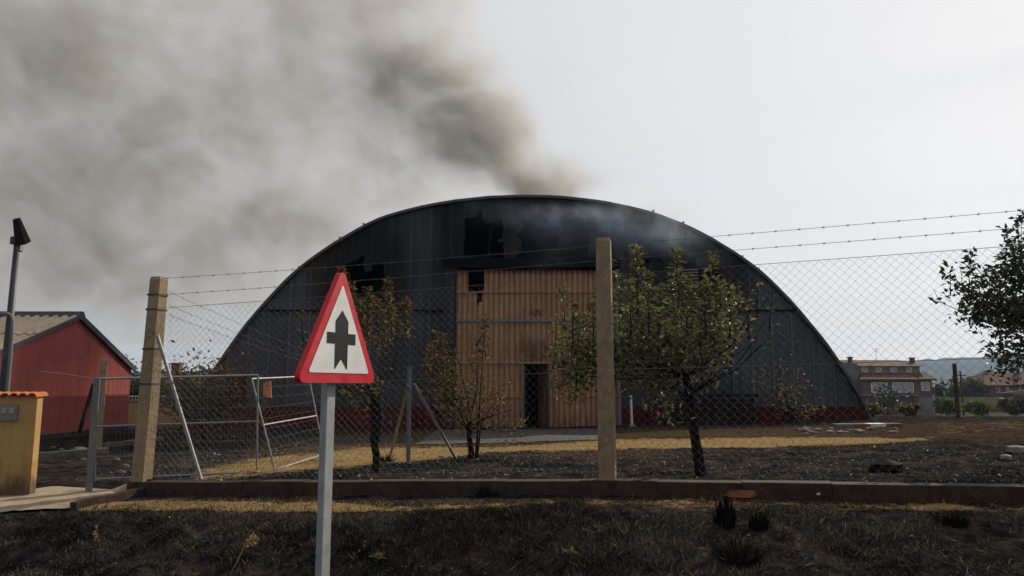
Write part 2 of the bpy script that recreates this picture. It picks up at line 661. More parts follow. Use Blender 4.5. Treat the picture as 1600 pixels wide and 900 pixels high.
def band(px, pts):
    """pts: (x, top, bottom, strength)"""
    if px < pts[0][0] or px > pts[-1][0]:
        return None
    for a, b in zip(pts, pts[1:]):
        if px <= b[0]:
            t = (px - a[0]) / (b[0] - a[0])
            return [lerp(a[k], b[k], t) for k in (1, 2, 3)]


STRAW = [
    [(90, 784, 800, .0), (140, 784, 799, .8), (300, 783, 797, .95), (520, 785, 799, 1.0), (640, 790, 797, .62), (800, 785, 792, .55), (880, 779, 792, .3), (1130, 779, 793, .35), (1180, 780, 790, .15), (1340, 786, 798, .4), (1500, 787, 799, .6), (1620, 792, 800, .3)],
    [(300, 735, 752, .6), (400, 716, 742, .85), (560, 700, 729, .9), (700, 699, 715, .9), (770, 698, 706, .8), (900, 690, 705, .8), (960, 687, 701, 1.0), (1200, 684, 699, 1.05), (1330, 684, 694, 1.0), (1440, 684, 690, .6), (1470, 686, 688, 0.)],
    [(1400, 664, 690, .1), (1480, 660, 684, .30), (1560, 658, 672, .30), (1640, 656, 668, .3)],
    [(40, 764, 782, .4), (110, 764, 775, .3), (150, 762, 766, 0)],
]
DIRT = [
    [(380, 684, 720, .6), (560, 676, 704, .8), (720, 672, 702, .8), (960, 668, 686, .7), (1300, 664, 684, .7), (1400, 658, 690, .6), (1640, 650, 690, .55)],
    [(840, 700, 722, .55), (1020, 700, 716, .6), (1080, 700, 712, .1)],
    [(700, 776, 800, .5), (1130, 774, 796, .6), (1240, 774, 796, .5), (1640, 776, 804, .55)],
    [(50, 690, 745, .45), (240, 690, 720, .3)],
]


def mask(pts_list, px, py):
    m = 0.
    for pts in pts_list:
        b = band(px, pts)
        if b:
            t, q, s = b
            e = max(3., (q - t) * .5)
            m = max(m, s * sstep(t - e * .5, t + e * .5, py) * (1 - sstep(q - e * .5, q + e * .5, py)))
    return m


rows = []
y = -6.
while y < 1900:
    rows.append(y)
    if y < 2:
        y += .5
    elif y < 9:
        y += .05
    elif y < 30:
        y += .13
    else:
        y *= 1.045
NC = 380
gm = MB()
straw_a, dirt_a, far_a = [], [], []
for y in rows:
    for k in range(NC + 1):
        s_ = (k / NC * 2 - 1) * 1.35
        x = (max(y, -2) + 4.) * s_ if y > -2 else 2. * s_ * 2
        z = ground_z(x, y)
        gm.v.append((x, y, z))
        px, py = proj((x, y, z))
        wob = 2.5 * mnoise.noise(Vector((x * 1.7, y * .9, 4)))
        straw_a.append(mask(STRAW, px, py + wob) if y < 40 else 0.)
        dirt_a.append(mask(DIRT, px, py + wob) if y < 60 else 0.)
        far_a.append(sstep(32, 55, y))
W1 = NC + 1
for i in range(len(rows) - 1):
    for k in range(NC):
        gm.f.append((i * W1 + k, i * W1 + k + 1, (i + 1) * W1 + k + 1, (i + 1) * W1 + k))
gm.build('ground', M['ground'], kind='structure', smooth=True, vattr={'straw': straw_a, 'dirt': dirt_a, 'far': far_a})

# hills behind
hm = MB()
NX, NY = 160, 14
for j in range(NY + 1):
    for i in range(NX + 1):
        x = -1500 + 3300 * i / NX
        yy = 900 + 800 * j / NY
        t = math.sin(math.pi * min(1, j / NY * 1.0) * .5)
        ridge = pw([(-1500, 40), (-400, 30), (300, 42), (700, 52), (1100, 66), (1800, 60)], x)
        hgt = -16 + t * (ridge + 16 + 9 * fbm(x, yy, .004, 4, 2.)) + 6. * fbm(x, yy, .035, 3, 7.)
        hm.v.append((x, yy, EYE + hgt - 2))
for j in range(NY):
    for i in range(NX):
        a = j * (NX + 1) + i
        hm.f.append((a, a + 1, a + NX + 2, a + NX + 1))
hm.build('hills', M['forest'], kind='structure', smooth=True)


def drape(name, mat, corners, nu, nv, lift, kind='structure'):
    """four pixel corners (near-left, near-right, far-right, far-left) laid on the ground"""
    w4 = [G(*c) for c in corners]
    m = MB()
    for j in range(nv + 1):
        for i in range(nu + 1):
            a = w4[0].lerp(w4[1], i / nu)
            b = w4[3].lerp(w4[2], i / nu)
            p = a.lerp(b, j / nv)
            m.v.append((p.x, p.y, ground_z(p.x, p.y) + lift))
    for j in range(nv):
        for i in range(nu):
            a = j * (nu + 1) + i
            m.f.append((a, a + 1, a + nu + 2, a + nu + 1))
    return m.build(name, mat, kind=kind, smooth=True)


drape('apron', M['apron'], [(648, 696), (942, 688), (948, 670), (684, 672)], 24, 10, .018)
drape('driveway', M['drive'], [(-160, 826), (112, 797), (232, 757), (80, 763)], 40, 20, .022)
ke = MB()
a, b = G(114, 797), G(236, 757)
pts = [a.lerp(b, k / 8) for k in range(9)]
for p, q in zip(pts, pts[1:]):
    p2, q2 = GXY(p.x, p.y), GXY(q.x, q.y)
    ke.bar(p2 + Vector((0, 0, .02)), q2 + Vector((0, 0, .02)), .07, .09)
ke.build('driveway_kerb', M['kerb'], kind='structure')

# ------------------------------------------------------------------ barn
BY = 23.0
ARCH = [(283, 672), (300, 645), (318, 614), (340, 580), (368, 538), (400, 497), (432, 461), (466, 427), (500, 401), (532, 380), (566, 360), (600, 344), (650, 330), (700, 320), (770, 312.5), (845, 311), (920, 317), (985, 329), (1040, 345), (1100, 372), (1145, 399), (1187, 430), (1220, 462), (1250, 495), (1286, 540), (1320, 590), (1340, 624), (1357, 660)]
arch3 = [P(x, y, BY) for x, y in ARCH]
ARCHXZ = [(p.x, p.z) for p in arch3]


def arch_z(x):
    if x < ARCHXZ[0][0] or x > ARCHXZ[-1][0]:
        return -99
    # smooth by sampling a Catmull-Rom through the measured points
    for i in range(len(ARCHXZ) - 1):
        if x <= ARCHXZ[i + 1][0]:
            p0 = ARCHXZ[max(i - 1, 0)]
            p1, p2 = ARCHXZ[i], ARCHXZ[i + 1]
            p3 = ARCHXZ[min(i + 2, len(ARCHXZ) - 1)]
            t = (x - p1[0]) / (p2[0] - p1[0])
            m1 = (p2[1] - p0[1]) / (p2[0] - p0[0]) * (p2[0] - p1[0])
            m2 = (p3[1] - p1[1]) / (p3[0] - p1[0]) * (p2[0] - p1[0])
            return (2 * t ** 3 - 3 * t ** 2 + 1) * p1[1] + (t ** 3 - 2 * t ** 2 + t) * m1 + (-2 * t ** 3 + 3 * t ** 2) * p2[1] + (t ** 3 - t ** 2) * m2


def bx(px, py=540):
    return P(px, py, BY).x


def bz(py):
    return P(820, py, BY).z


barn = thing('arched_barn', 'large dark sooty arched barn with scorched orange sliding door, smoke rising from its roof', 'barn', (P(837, 668, BY).x, BY, bz(668)))
HOLES = [(541, 602, 412, 457), (726, 786, 343, 410), (812, 922, 347, 410), (1064, 1128, 412, 446), (1010, 1040, 388, 412)]
HOLESW = [(P(a, (c + d) / 2, BY).x, P(b, (c + d) / 2, BY).x, bz(d), bz(c)) for a, b, c, d in HOLES]
DX0, DX1, DZ1 = bx(712), bx(966), bz(420)
PL_Z0, PL_Z1 = bz(690), bz(656)
rnd = random.Random(3)


def soot_at(x, z):
    s = .12
    # soot licks up from the openings and over the top middle
    for (a, b, c, d) in HOLESW:
        cx, cz = (a + b) / 2, (c + d) / 2
        dx = max(0, abs(x - cx) - (b - a) / 2)
        dz = max(0, abs(z - cz) - (d - c) / 2) * (.45 if z > cz else 1.)
        s = max(s, 1.3 - .85 * math.hypot(dx, dz))
    s = max(s, .62 * math.exp(-((x - bx(790)) / 4.2) ** 2) * sstep(bz(520), bz(400), z))
    s = max(s, .5 * math.exp(-((x - bx(1000)) / 2.6) ** 2))
    s = max(s, .75 * math.exp(-((x - bx(1120)) / 2.0) ** 2) * (1 - sstep(bz(640), bz(540), z)))
    s = max(s, .45 * math.exp(-((x - bx(600)) / 2.5) ** 2))
    return s


def in_hole(x, z):
    for (a, b, c, d) in HOLESW:
        j = .20 * mnoise.noise(Vector((x * 2.3, z * 1.7, 1.))) + .06 * mnoise.noise(Vector((x * 7, z * 6, 4.)))
        if a + j < x < b + j and c + j * 1.5 < z < d + j * 2.5:
            return True
    return False


PITCHX = 31.2 / 49.7
ZJ = bz(487)
x = ARCHXZ[0][0] + .05
while x < ARCHXZ[-1][0] - .03:
    x1 = min(x + PITCHX, ARCHXZ[-1][0] - .02)
    for tier in (0, 1):
        z0 = PL_Z1 if tier == 0 else ZJ
        ztop_lim = ZJ + .06 if tier == 0 else 99
        # profile: three ribs and a side lap
        wq = x1 - x
        prof = [(0, -.038), (.05, -.038), (.09, 0), (.30, 0), (.33, -.012), (.38, -.012), (.41, 0), (.61, 0), (.64, -.012), (.69, -.012), (.72, 0), (1.0, 0)]
        base_y = BY - .012 * tier + rnd.uniform(-.012, .012)
        m = MB()
        so_ = []
        lap_ = []
        warm_ = []
        nr = 14 if tier == 0 else 34
        grid = {}
        tilt = rnd.uniform(-.02, .02)
        for i, (q, off) in enumerate(prof):
            xx = x + wq * q
            zt = min(arch_z(xx), ztop_lim)
            for j in range(nr + 1):
                zz = lerp(z0, max(zt, z0), j / nr)
                grid[(i, j)] = len(m.v)
                m.v.append((xx, base_y + off + tilt * (zz - z0) * .3 + .024 * mnoise.noise(Vector((xx * 1.3, zz * 1.1, 8))), zz))
                so_.append(clamp(soot_at(xx, zz) + tilt * 9))
                warm_.append(clamp(.55 - .45 * math.tanh((xx - bx(1010)) / 2.5) + .35))
                lap_.append(1. if i in (1,) else .5 if i == 0 else 0.)
        for i in range(len(prof) - 1):
            for j in range(nr):
                q4 = [grid[(i, j)], grid[(i + 1, j)], grid[(i + 1, j + 1)], grid[(i, j + 1)]]
                cx = sum(m.v[k][0] for k in q4) / 4
                cz = sum(m.v[k][2] for k in q4) / 4
                if m.v[q4[3]][2] - m.v[q4[0]][2] < .004 and m.v[q4[2]][2] - m.v[q4[1]][2] < .004:
                    continue
                if DX0 - .15 < cx < DX1 + .05 and cz < bz(409):
                    continue
                if bx(352, 625) < cx < bx(385, 625) and cz < bz(587):
                    continue
                if tier == 1 and in_hole(cx, cz):
                    continue
                m.f.append(tuple(q4))
        allv, pieces = m.v, []
        if m.f:
            # a sheet burnt through falls into separate pieces: each is an object of its own
            own = {}
            def find(a):
                while own.setdefault(a, a) != a:
                    a = own[a]
                return a
            for f in m.f:
                for k in f[1:]:
                    own[find(k)] = find(f[0])
            byr = {}
            for f in m.f:
                byr.setdefault(find(f[0]), []).append(f)
            pieces = [g_ for g_ in byr.values() if len(g_) > 3]
        for g_ in pieces:
            m = MB()
            m.v, m.f = allv, g_
            used = sorted({k for f in m.f for k in f})
            mp_ = {k: n for n, k in enumerate(used)}
            m.v = [m.v[k] for k in used]
            so2 = [so_[k] for k in used]
            la2 = [lap_[k] for k in used]
            wa2 = [warm_[k] for k in used]
            m.f = [tuple(mp_[k] for k in f) for f in m.f]
            m.build('wall_panel', M['barn'], barn, vattr={'soot': so2, 'lap': la2, 'warm': wa2})
    x += PITCHX
# horizontal lap trim between the tiers
for (a, b) in ((415, 704), (970, 1246)):
    m = MB()
    m.box(((bx(a) + bx(b)) / 2, BY - .062, ZJ + .03), (bx(b) - bx(a), .03, .06))
    m.build('lap_strip', M['black'], barn)
# red plinth
for (a, b) in ((287, 351), (386, 692), (967, 1355)):
    m = MB()
    n = max(2, int((b - a) / 40))
    for k in range(n):
        xa, xb = bx(lerp(a, b, k / n), 670), bx(lerp(a, b, (k + 1) / n), 670) - .012
        m.box(((xa + xb) / 2, BY - .02 - .004 * (k % 3), (PL_Z0 + PL_Z1) / 2 + .2), (xb - xa, .14, PL_Z1 - PL_Z0 + .42))
    m.build('plinth', M['red_plinth'], barn)
# red side door at the left end
m = MB()
m.box(((bx(352, 625) + bx(385, 625)) / 2, BY - .03, (bz(587) + PL_Z0) / 2), (bx(385, 625) - bx(352, 625) - .01, .06, bz(587) - PL_Z0))
sdr = m.build('side_door', M['red_plinth'], barn)
sdr['label'] = 'dark red side door at the left end of the barn'
m = MB()
m.tube([(bx(380, 625), BY - .09, bz(630)), (bx(380, 625), BY - .09, bz(624))], .015, 6)
m.build('handle', M['steel_dark'], sdr)
# roof shell: smooth arch extruded backwards, with an edge flange
N = 90
xs = [lerp(ARCHXZ[0][0], ARCHXZ[-1][0], .5 - .5 * math.cos(math.pi * k / N)) for k in range(N + 1)]
outer = [(q, arch_z(q)) for q in xs]
cxm = sum(ARCHXZ[k][0] for k in (0, -1)) / 2
shell = MB()
L = 30
ring = []
for t, dy in ((.10, -.16), (.10, L), (0.02, L), (0.02, -.16)):
    rg = []
    for i, (q, z) in enumerate(outer):
        a = outer[max(i - 1, 0)]
        b = outer[min(i + 1, N)]
        nx, nz = -(b[1] - a[1]), (b[0] - a[0])
        ln = math.hypot(nx, nz)
        rg.append(len(shell.v))
        jt = t + (.016 * mnoise.noise(Vector((q * 1.9, 3, 1))) if dy < 0 else 0)
        shell.v.append((q + nx / ln * jt, BY + dy + (.02 * mnoise.noise(Vector((q * 1.1, 8, 1))) if dy < 0 else 0), z + nz / ln * jt))
    ring.append(rg)
for r0, r1 in ((0, 1), (1, 2), (2, 3), (3, 0)):
    for i in range(N):
        shell.f.append((ring[r0][i], ring[r0][i + 1], ring[r1][i + 1], ring[r1][i]))
rf = shell.build('roof', M['rim'], barn)
for (px, py) in ((426, 465), (467, 424), (531, 378), (568, 357), (1068, 355), (1160, 408), (1185, 427), (1021, 337)):
    m = MB()
    q = P(px, py, BY + .1)
    zz = arch_z(q.x) + .08
    m.tube([(q.x, BY + .1, zz), (q.x + .01, BY + .1, zz + .14)], [.035, .02], 6)
    m.box((q.x, BY + .1, zz + .15), (.06, .06, .04))
    m.build('roof_bolt', M['steel_dark'], rf)
# dark inside: floor-to-roof back wall and steel arches
m = MB()
bpts = [(q, BY + L - .5, z) for q, z in outer]
m.add(bpts + [(outer[-1][0], BY + L - .5, bz(690)), (outer[0][0], BY + L - .5, bz(690))], [tuple(range(len(bpts) + 2))])
m.build('back_wall', M['black'], barn)
m = MB()
m.box(((ARCHXZ[0][0] + ARCHXZ[-1][0]) / 2, BY + .25 + (L - .3) / 2, bz(672) - 2.), (ARCHXZ[-1][0] - ARCHXZ[0][0] + .05, L - .3, 4.))
m.build('floor', M['black'], barn)
for (a, b, c, d) in HOLESW[1:3]:
    m = MB()
    m.bar(((a + b) / 2 + .1, BY + .25, c - .3), ((a + b) / 2 + .25, BY + .25, d + .2), .08, .08)
    m.build('wall_stud', M['black'], barn)
# louvre slats in the two high vents
for hi, (n, keep) in ((0, (0, ())), (3, (5, range(5)))):
    a, b, c, d = HOLESW[hi]
    for k in keep:
        zz = lerp(c + .08, d - .12, k / 5)
        m = MB()
        m.hexa([(a + .05, BY - .02, zz), (a + .55, BY - .02, zz + .02), (a + .55, BY + .05, zz + .05), (a + .05, BY + .05, zz + .03),
                (a + .05, BY - .02, zz + .02), (a + .55, BY - .02, zz + .04), (a + .55, BY + .05, zz + .07), (a + .05, BY + .05, zz + .05)])
        m.build('louvre_slat', M['cream_wall'], barn)
# door: jambs, lintel, rails, sheets
m = MB()
m.box(((bx(693) + bx(711)) / 2, BY - .08, (bz(412) + PL_Z0) / 2), (bx(711) - bx(693), .16, bz(412) - PL_Z0))
m.build('door_jamb', M['barn'], barn, vattr={'soot': [.62] * len(m.v), 'warm': [.8] * len(m.v)})
m = MB()
m.box((bx(965.5), BY - .05, (bz(421) + PL_Z0) / 2), (.10, .14, bz(421) - PL_Z0))
m.build('door_jamb', M['galv_dull'], barn)
m = MB()
m.box(((bx(692) + bx(969)) / 2, BY - .14, bz(414)), (bx(969) - bx(692), .2, .22))
m.box(((bx(692) + bx(969)) / 2, BY - .2, bz(407)), (bx(969) - bx(692), .08, .1))
m.build('door_track', M['black'], barn)
door = MB()
dmid = (DX0 + DX1) / 2
door.box((DX0 + .03, BY + .03, (DZ1 + bz(668)) / 2), (.06, .07, DZ1 - bz(668)))
dr = door.build('sliding_door', M['galv_dull'], barn)
dr['label'] = 'scorched orange corrugated sliding door with a wicket door left ajar'
for (yy, th, mt, pr) in ((501.5, .075, 'galv_dull', .05), (457, .03, 'door', .03), (567, .04, 'door', .035), (620, .03, 'door', .03)):
    segs = [(713, 963)] if yy < 600 else [(713, 818), (858, 963)]
    for (a, b) in segs:
        m = MB()
        m.box(((bx(a) + bx(b)) / 2, BY - .05 - pr, bz(yy)), (bx(b) - bx(a), .04, th))
        m.build('door_rail', M[mt], dr, vattr={'soot': [.15] * len(m.v)})
WX0, WX1, WZ1 = bx(820, 620), bx(857, 620), bz(567)


def door_soot(x, z):
    s = 0.
    px, py = proj((x, BY, z))
    s = max(s, 1.1 - math.hypot((px - 745) / 22, (py - 436) / 30)) if px < 800 else s
    s = max(s, .75 * math.exp(-((px - 750) / 5) ** 2) * sstep(500, 455, py) * sstep(420, 430, py))
    s = max(s, .8 - math.hypot((px - 838) / 30, (py - 489) / 15))
    s = max(s, .55 * math.exp(-((px - 835) / 45) ** 2) * sstep(500, 545, py))
    s = max(s, .5 * sstep(600, 668, py))
    s = max(s, .75 * sstep(441, 418, py))
    s = max(s, .35 * sstep(860, 960, px))
    return clamp(s)


rowz = [(422, 456), (458, 499.5), (503.5, 566), (568.5, 619), (621, 668)]
for ri, (ya, yb) in enumerate(rowz):
    z1, z0 = bz(ya), bz(yb)
    spans = [(DX0 + .06, DX1 - .06)] if ri < 3 else [(DX0 + .06, WX0 - .03), (WX1 + .02, DX1 - .06)]
    for (xa, xb) in spans:
        m = MB()
        so_ = []
        pitch = .165
        prof = []
        q = xa
        while q < xb - .01:
            for f, off in ((0, 0), (.58, 0), (.64, .05), (.94, .05)):
                if q + f * pitch < xb:
                    prof.append((q + f * pitch, off))
            q += pitch
        prof.append((xb, 0))
        nr = 9
        for i, (xx, off) in enumerate(prof):
            for j in range(nr + 1):
                zz = lerp(z0, z1, j / nr)
                m.v.append((xx, BY - .045 + off + .012 * mnoise.noise(Vector((xx * 1.1, zz * 1.3, 3))), zz))
                so_.append(door_soot(xx, zz))
        for i in range(len(prof) - 1):
            for j in range(nr):
                a = i * (nr + 1) + j
                b = a + nr + 1
                cx = (m.v[a][0] + m.v[b][0]) / 2
                cz = (m.v[a][2] + m.v[a + 1][2]) / 2
                px, py = proj((cx, BY, cz))
                jj = 4 * mnoise.noise(Vector((cx * 5, cz * 5, 2)))
                if 733 + jj * .3 < px < 757 + jj - max(0, (py - 440)) * .35 and py < 457 and ri == 0:
                    continue
                if ri == 1 and 746 < px < 751 and py < 474 + jj * 2:
                    continue
                m.f.append((a, b, b + 1, a + 1))
        m.build('door_sheet', M['door'], dr, vattr={'soot': so_})
# wicket door ajar, hinged on the right, swung inwards
hx, hz0 = bx(853, 620), bz(668)
ang = R(70)
wl = WX1 - WX0 - .06
m = MB()
dirv = Vector((-math.cos(ang), math.sin(ang), 0))
nrm = Vector((math.sin(ang), math.cos(ang), 0))
so_ = []
hp = Vector((hx, BY + .06, 0))
for k in range(5):
    a = hp + dirv * (wl * k / 5)
    b = hp + dirv * (wl * (k + .85) / 5)
    for q in (a, b):
        pass
    m.hexa([a + Vector((0, 0, hz0)), b + Vector((0, 0, hz0)), b + nrm * .03 + Vector((0, 0, hz0)), a + nrm * .03 + Vector((0, 0, hz0)),
            a + Vector((0, 0, WZ1 - .03)), b + Vector((0, 0, WZ1 - .03)), b + nrm * .03 + Vector((0, 0, WZ1 - .03)), a + nrm * .03 + Vector((0, 0, WZ1 - .03))])
wk = m.build('wicket_door', M['door'], dr, vattr={'soot': [.62] * len(m.v)})  # even soot value paints the dark of the open doorway into the leaf
m = MB()
for (xa, za, xb, zb) in ((WX0 - .015, hz0, WX0 - .015, WZ1), (WX1 - .01, hz0, WX1 - .01, WZ1), (WX0, WZ1 - .015, WX1, WZ1 - .015)):
    m.bar((xa, BY - .03, za), (xb, BY - .03, zb), .05, .06)
m.build('wicket_frame', M['steel_dark'], dr)

# ------------------------------------------------------------------ fence along the kerb wall


LP0 = P(222, 748, 7.46).x


def wall_top(X):
    return EYE + wall_e(X)


m = MB()
prev = None
X = LP0 - .1
while X < 6.4:
    X2 = X + .62
    a = Vector((X, fence_y(X), wall_top(X)))
    b = Vector((X2 - .004, fence_y(X2 - .004), wall_top(X2)))
    u = (b - a).normalized()
    n_ = Vector((-u.y, u.x, 0)).normalized()
    c = []
    j = random.uniform(-.006, .006)
    for h in (-.42, j):
        for p, sgn in ((a, -1), (b, -1), (b, 1), (a, 1)):
            c.append(p + n_ * (sgn * .085 + (.004 if sgn < 0 else 0)) + Vector((0, 0, h)))
    m.hexa(c)
    X = X2
kw = m.build('kerb_wall', M['kerb'])
tag(kw, 'low brown concrete kerb wall the wire fence stands on', 'wall')

LX = P(222, 748, fence_y(-3.68)).x
LP = Vector((LX, fence_y(LX), wall_top(LX)))
MP_ = Vector((.80, fence_y(.80), wall_top(.80)))
fence = thing('wire_fence', 'front chain-link fence on the kerb wall with concrete posts and barbed wire', 'fence', LP)
FDIR = (MP_ - LP).normalized()


def cpost(base, h, wid, rz, taper=.9, lean=(0, 0)):
    m = MB()
    x = wid / 2
    ca, sa = math.cos(rz), math.sin(rz)
    lev = [(-.3, 1.), (0, 1.), (h * .33, .985), (h * .66, .95), (h - .03, taper), (h, taper * .86)]
    b = .12
    ring = [(-1 + b, -1), (1 - b, -1), (1, -1 + b), (1, 1 - b), (1 - b, 1), (-1 + b, 1), (-1, 1 - b), (-1, -1 + b)]
    rr = random.Random(int(base.x * 100))
    for z, k in lev:
        for (a, q) in ring:
            j = rr.uniform(-.004, .004)
            m.v.append((base.x + lean[0] * max(z, 0) / h + (a * ca - q * sa) * x * k + j, base.y + lean[1] * max(z, 0) / h + (a * sa + q * ca) * x * k + j, base.z + z))
    for i in range(len(lev) - 1):
        for k in range(8):
            j = (k + 1) % 8
            m.f.append((i * 8 + k, i * 8 + j, (i + 1) * 8 + j, (i + 1) * 8 + k))
    m.f.append(tuple((len(lev) - 1) * 8 + k for k in range(8)))
    return m


LT = P(249, 433, LP.y)
LLEAN = LT.x - LP.x
cp = cpost(LP, LT.z - LP.z, .140, R(-15), .88, (LLEAN, 0)).build('concrete_post', M['post'], fence)
cpost(MP_, 2.05, .136, math.atan2(FDIR.y, FDIR.x)).build('concrete_post', M['post'], fence)
# steel bands on the left post
for h in (1.30, 1.85, 1.70, .95):
    m = MB()
    m.box((LP.x + LLEAN * h / 2.07, LP.y, LP.z + h), (.142, .142, .018), R(-15))
    m.build('wire_tie', M['steel_dark'], cp)
# brace pole from the corner post
m = MB()
top = P(246, 525, 7.30)
foot = P(314, 749, 7.16)
m.tube([top, foot], .019, 8)
m.build('brace_pole', M['galv'], fence)


def ftop(X, h):
    return Vector((X, fence_y(X), wall_top(X) + h))


def barbed(path_fn, X0, X1, r=.0022):
    m = MB()
    n = int(abs(X1 - X0) / .17)
    pts = [path_fn(lerp(X0, X1, k / n)) for k in range(n + 1)]
    for p, q in zip(pts, pts[1:]):
        m.tube([p, q], r, 3, False)
    for k, p in enumerate(pts[:-1]):
        q = p.lerp(pts[k + 1], .3)
        if k % 1 == 0:
            for s_ in (1, -1):
                m.tube([q + Vector((-.008, s_ * .006, -.007 * s_)), q + Vector((.008, -s_ * .006, .007 * s_))], .0022, 3, False)
    return m


def sag(X, X0, X1, s_):
    t = (X - X0) / (X1 - X0)
    return -s_ * 4 * t * (1 - t)


def bw(h0, h1, s_):
    def f(X):
        if X < .8:
            t = (X - LP0) / (.8 - LP0)
            return ftop(X, lerp(h0, h1, t) + sag(X, LP0, .8, s_))
        return ftop(X, h1 + sag(X, .8, 5.6, s_ * .6))
    return f


barbed(bw(2.02, 1.99, .012), LP0 + .1, 6.2).build('barbed_wire', M['wire'], fence)
barbed(bw(1.85, 1.86, .012), LP0 + .1, 6.2).build('barbed_wire', M['wire'], fence)
for h, sg in ((1.715, .006), (.90, .015)):
    m = MB()
    f = bw(h, h + .01, sg)
    pts = [f(lerp(LP0 + .1, 6.2, k / 60)) for k in range(61)]
    m.tube(pts, .0022, 4, False)
    m.build('tension_wire', M['wire'], fence)


def chain_poly(fn, X0, X1, H, pitch=.0715, r=.0013):
    m = MB()
    n = int((X1 - X0) * 1.035 / pitch * 2)
    for k in range(n + 1):
        X = lerp(X0, X1, k / n)
        h = H(X)
        nz = int(h / (pitch / 2))
        pts = []
        pin = (X1 - X0) / n
        for j in range(nz + 1):
            xx = X + (((j + k) % 2) - .5) * pin + .0015 * math.sin(k * 2.1 + j)
            q = fn(xx)
            pts.append(Vector((q.x, q.y + (.004 if j % 2 else -.004), q.z + .015 + j * h / nz)))
        m.tube(pts, r, 3, False)
    return m


chain_poly(lambda X: Vector((X, fence_y(X), wall_top(X))), LP0 + .12, 6.2, lambda X: 1.70).build('wire_mesh', M['wire'], fence, kind='stuff')

# inner fence from the corner post back to the braced steel post
IP = G(638, 724)
inner = thing('side_fence', 'sagging inner chain-link fence running back from the corner post to a braced steel post', 'fence', IP)
LPb = GXY(LP.x + .1, LP.y + .12)
m = MB()
m.tube([IP + Vector((0, 0, -.2)), P(640, 573, IP.y)], .026, 8)
m.build('steel_post', M['galv_dull'], inner)
for (ax, ay, bxx, byy) in ((638, 602, 608, 716), (647, 600, 714, 716)):
    m = MB()
    b = G(bxx, byy)
    m.tube([P(ax, ay, IP.y - .03), b + Vector((0, 0, -.03))], .019, 8)
    m.build('brace_pole', M['galv'], inner)
ang_ = math.atan2(IP.y - LPb.y, IP.x - LPb.x)
H0 = P(257, 491, LPb.y).z - LPb.z
H1 = P(640, 612, IP.y).z - IP.z
NS = 50


def inner_pt(t):
    q = LPb.lerp(IP, t)
    return GXY(q.x, q.y)


m = MB()
Lx = (IP - LPb).length
n = int(Lx / .0358)
for k in range(n + 1):
    t = k / n
    h = lerp(H0, H1, t) - .10 * 4 * t * (1 - t) * .5
    nz = max(2, int(h / .0358))
    pts = []
    for j in range(nz + 1):
        q = inner_pt(clamp(t + (((j + k) % 2) - .5) / n))
        pts.append(q + Vector((.004 * (j % 2), 0, .02 + j * h / nz)))
    m.tube(pts, .0013, 3, False)
m.build('wire_mesh', M['wire'], inner, kind='stuff')
for d0, d1 in ((.24, .02), (.10, .0), (0., 0.)):
    m = MB()
    pts = []
    for k in range(31):
        t = k / 30
        q = inner_pt(t)
        pts.append(q + Vector((0, 0, lerp(H0 + d0, H1 + d1, t) - .05 * 4 * t * (1 - t))))
    for p, q in zip(pts, pts[1:]):
        m.tube([p, q], .002, 3, False)
        c = p.lerp(q, .5)
        m.tube([c + Vector((-.006, .008, -.012)), c + Vector((.006, -.008, .012))], .0015, 3, False)
    m.build('barbed_wire', M['wire'], inner)

# ------------------------------------------------------------------ gate


def gate_leaf(root, TL, TR, BR, BL, rails, rr, mesh_n, mid=True, mesh_r=.0014):
    def at(u, v):
        return (BL.lerp(BR, u)).lerp(TL.lerp(TR, u), v)
    for nm, a, b in (('gate_stile', at(0, 0), at(0, 1)), ('gate_stile', at(1, 0), at(1, 1)), ('gate_rail', at(0, 1), at(1, 1)), ('gate_rail', at(0, 0.02), at(1, 0.02))):
        m = MB()
        m.tube([a, b], rr, 8)
        m.build(nm, M['galv'], root)
    for v in rails:
        m = MB()
        m.tube([at(0, v), at(1, v)], rr * .9, 8)
        m.build('gate_rail', M['galv'], root)
    m = MB()
    for k in range(1, mesh_n):
        m.tube([at(k / mesh_n, .02), at(k / mesh_n, .99)], mesh_r, 3, False)
    for k in range(1, 9):
        m.tube([at(.005, k / 9 + .01), at(.995, k / 9 + .01)], mesh_r, 3, False)
    m.build('wire_mesh', M['wire'], root, kind='stuff')


gy0, gy1 = 7.55, 8.75
gate = thing('metal_gate', 'closed galvanised mesh gate leaf hung beside the yellow meter wall', 'gate', P(145, 762, gy0))
gate_leaf(gate, P(150, 592, gy0), P(403, 586, gy1), P(401, 741, gy1), P(148, 752, gy0), (.53,), .012, 44)
m = MB()
pb = P(139, 764, gy0 - .02)
pt = P(147, 590, gy0 - .02)
m.box((pb.x, pb.y, (pb.z + pt.z) / 2 - .1), (.062, .062, pt.z - pb.z + .2), .5, .006)
m.build('gate_post', M['galv_dull'], gate)
leaf2 = thing('loose_gate_leaf', 'open gate leaf leaning askew behind the triangular sign, orange tag on it', 'gate', G(430, 740))
gate_leaf(leaf2, P(393, 592, 9.0), P(482, 588, 10.3), P(507, 712, 10.3), P(430, 737, 9.0), (.5,), .0125, 16)
m = MB()
q = P(418, 607, 8.98)
m.hexa([q + Vector((-.045, -.006, -.09)), q + Vector((.055, -.006, -.11)), q + Vector((.055, .006, -.11)), q + Vector((-.045, .006, -.09)),
        q + Vector((-.055, -.006, .07)), q + Vector((.035, -.006, .09)), q + Vector((.035, .006, .09)), q + Vector((-.055, .006, .07))])
m.build('tag', M['orange_tag'], leaf2)

# ------------------------------------------------------------------ road sign
SY = 3.9
SA = R(68.5)
su = Vector((math.cos(SA), math.sin(SA), 0))
sn = Vector((math.sin(SA), -math.cos(SA), 0))
sbase = P(531, 598.5, SY)
SLEAN = Vector((0, 0, 1))


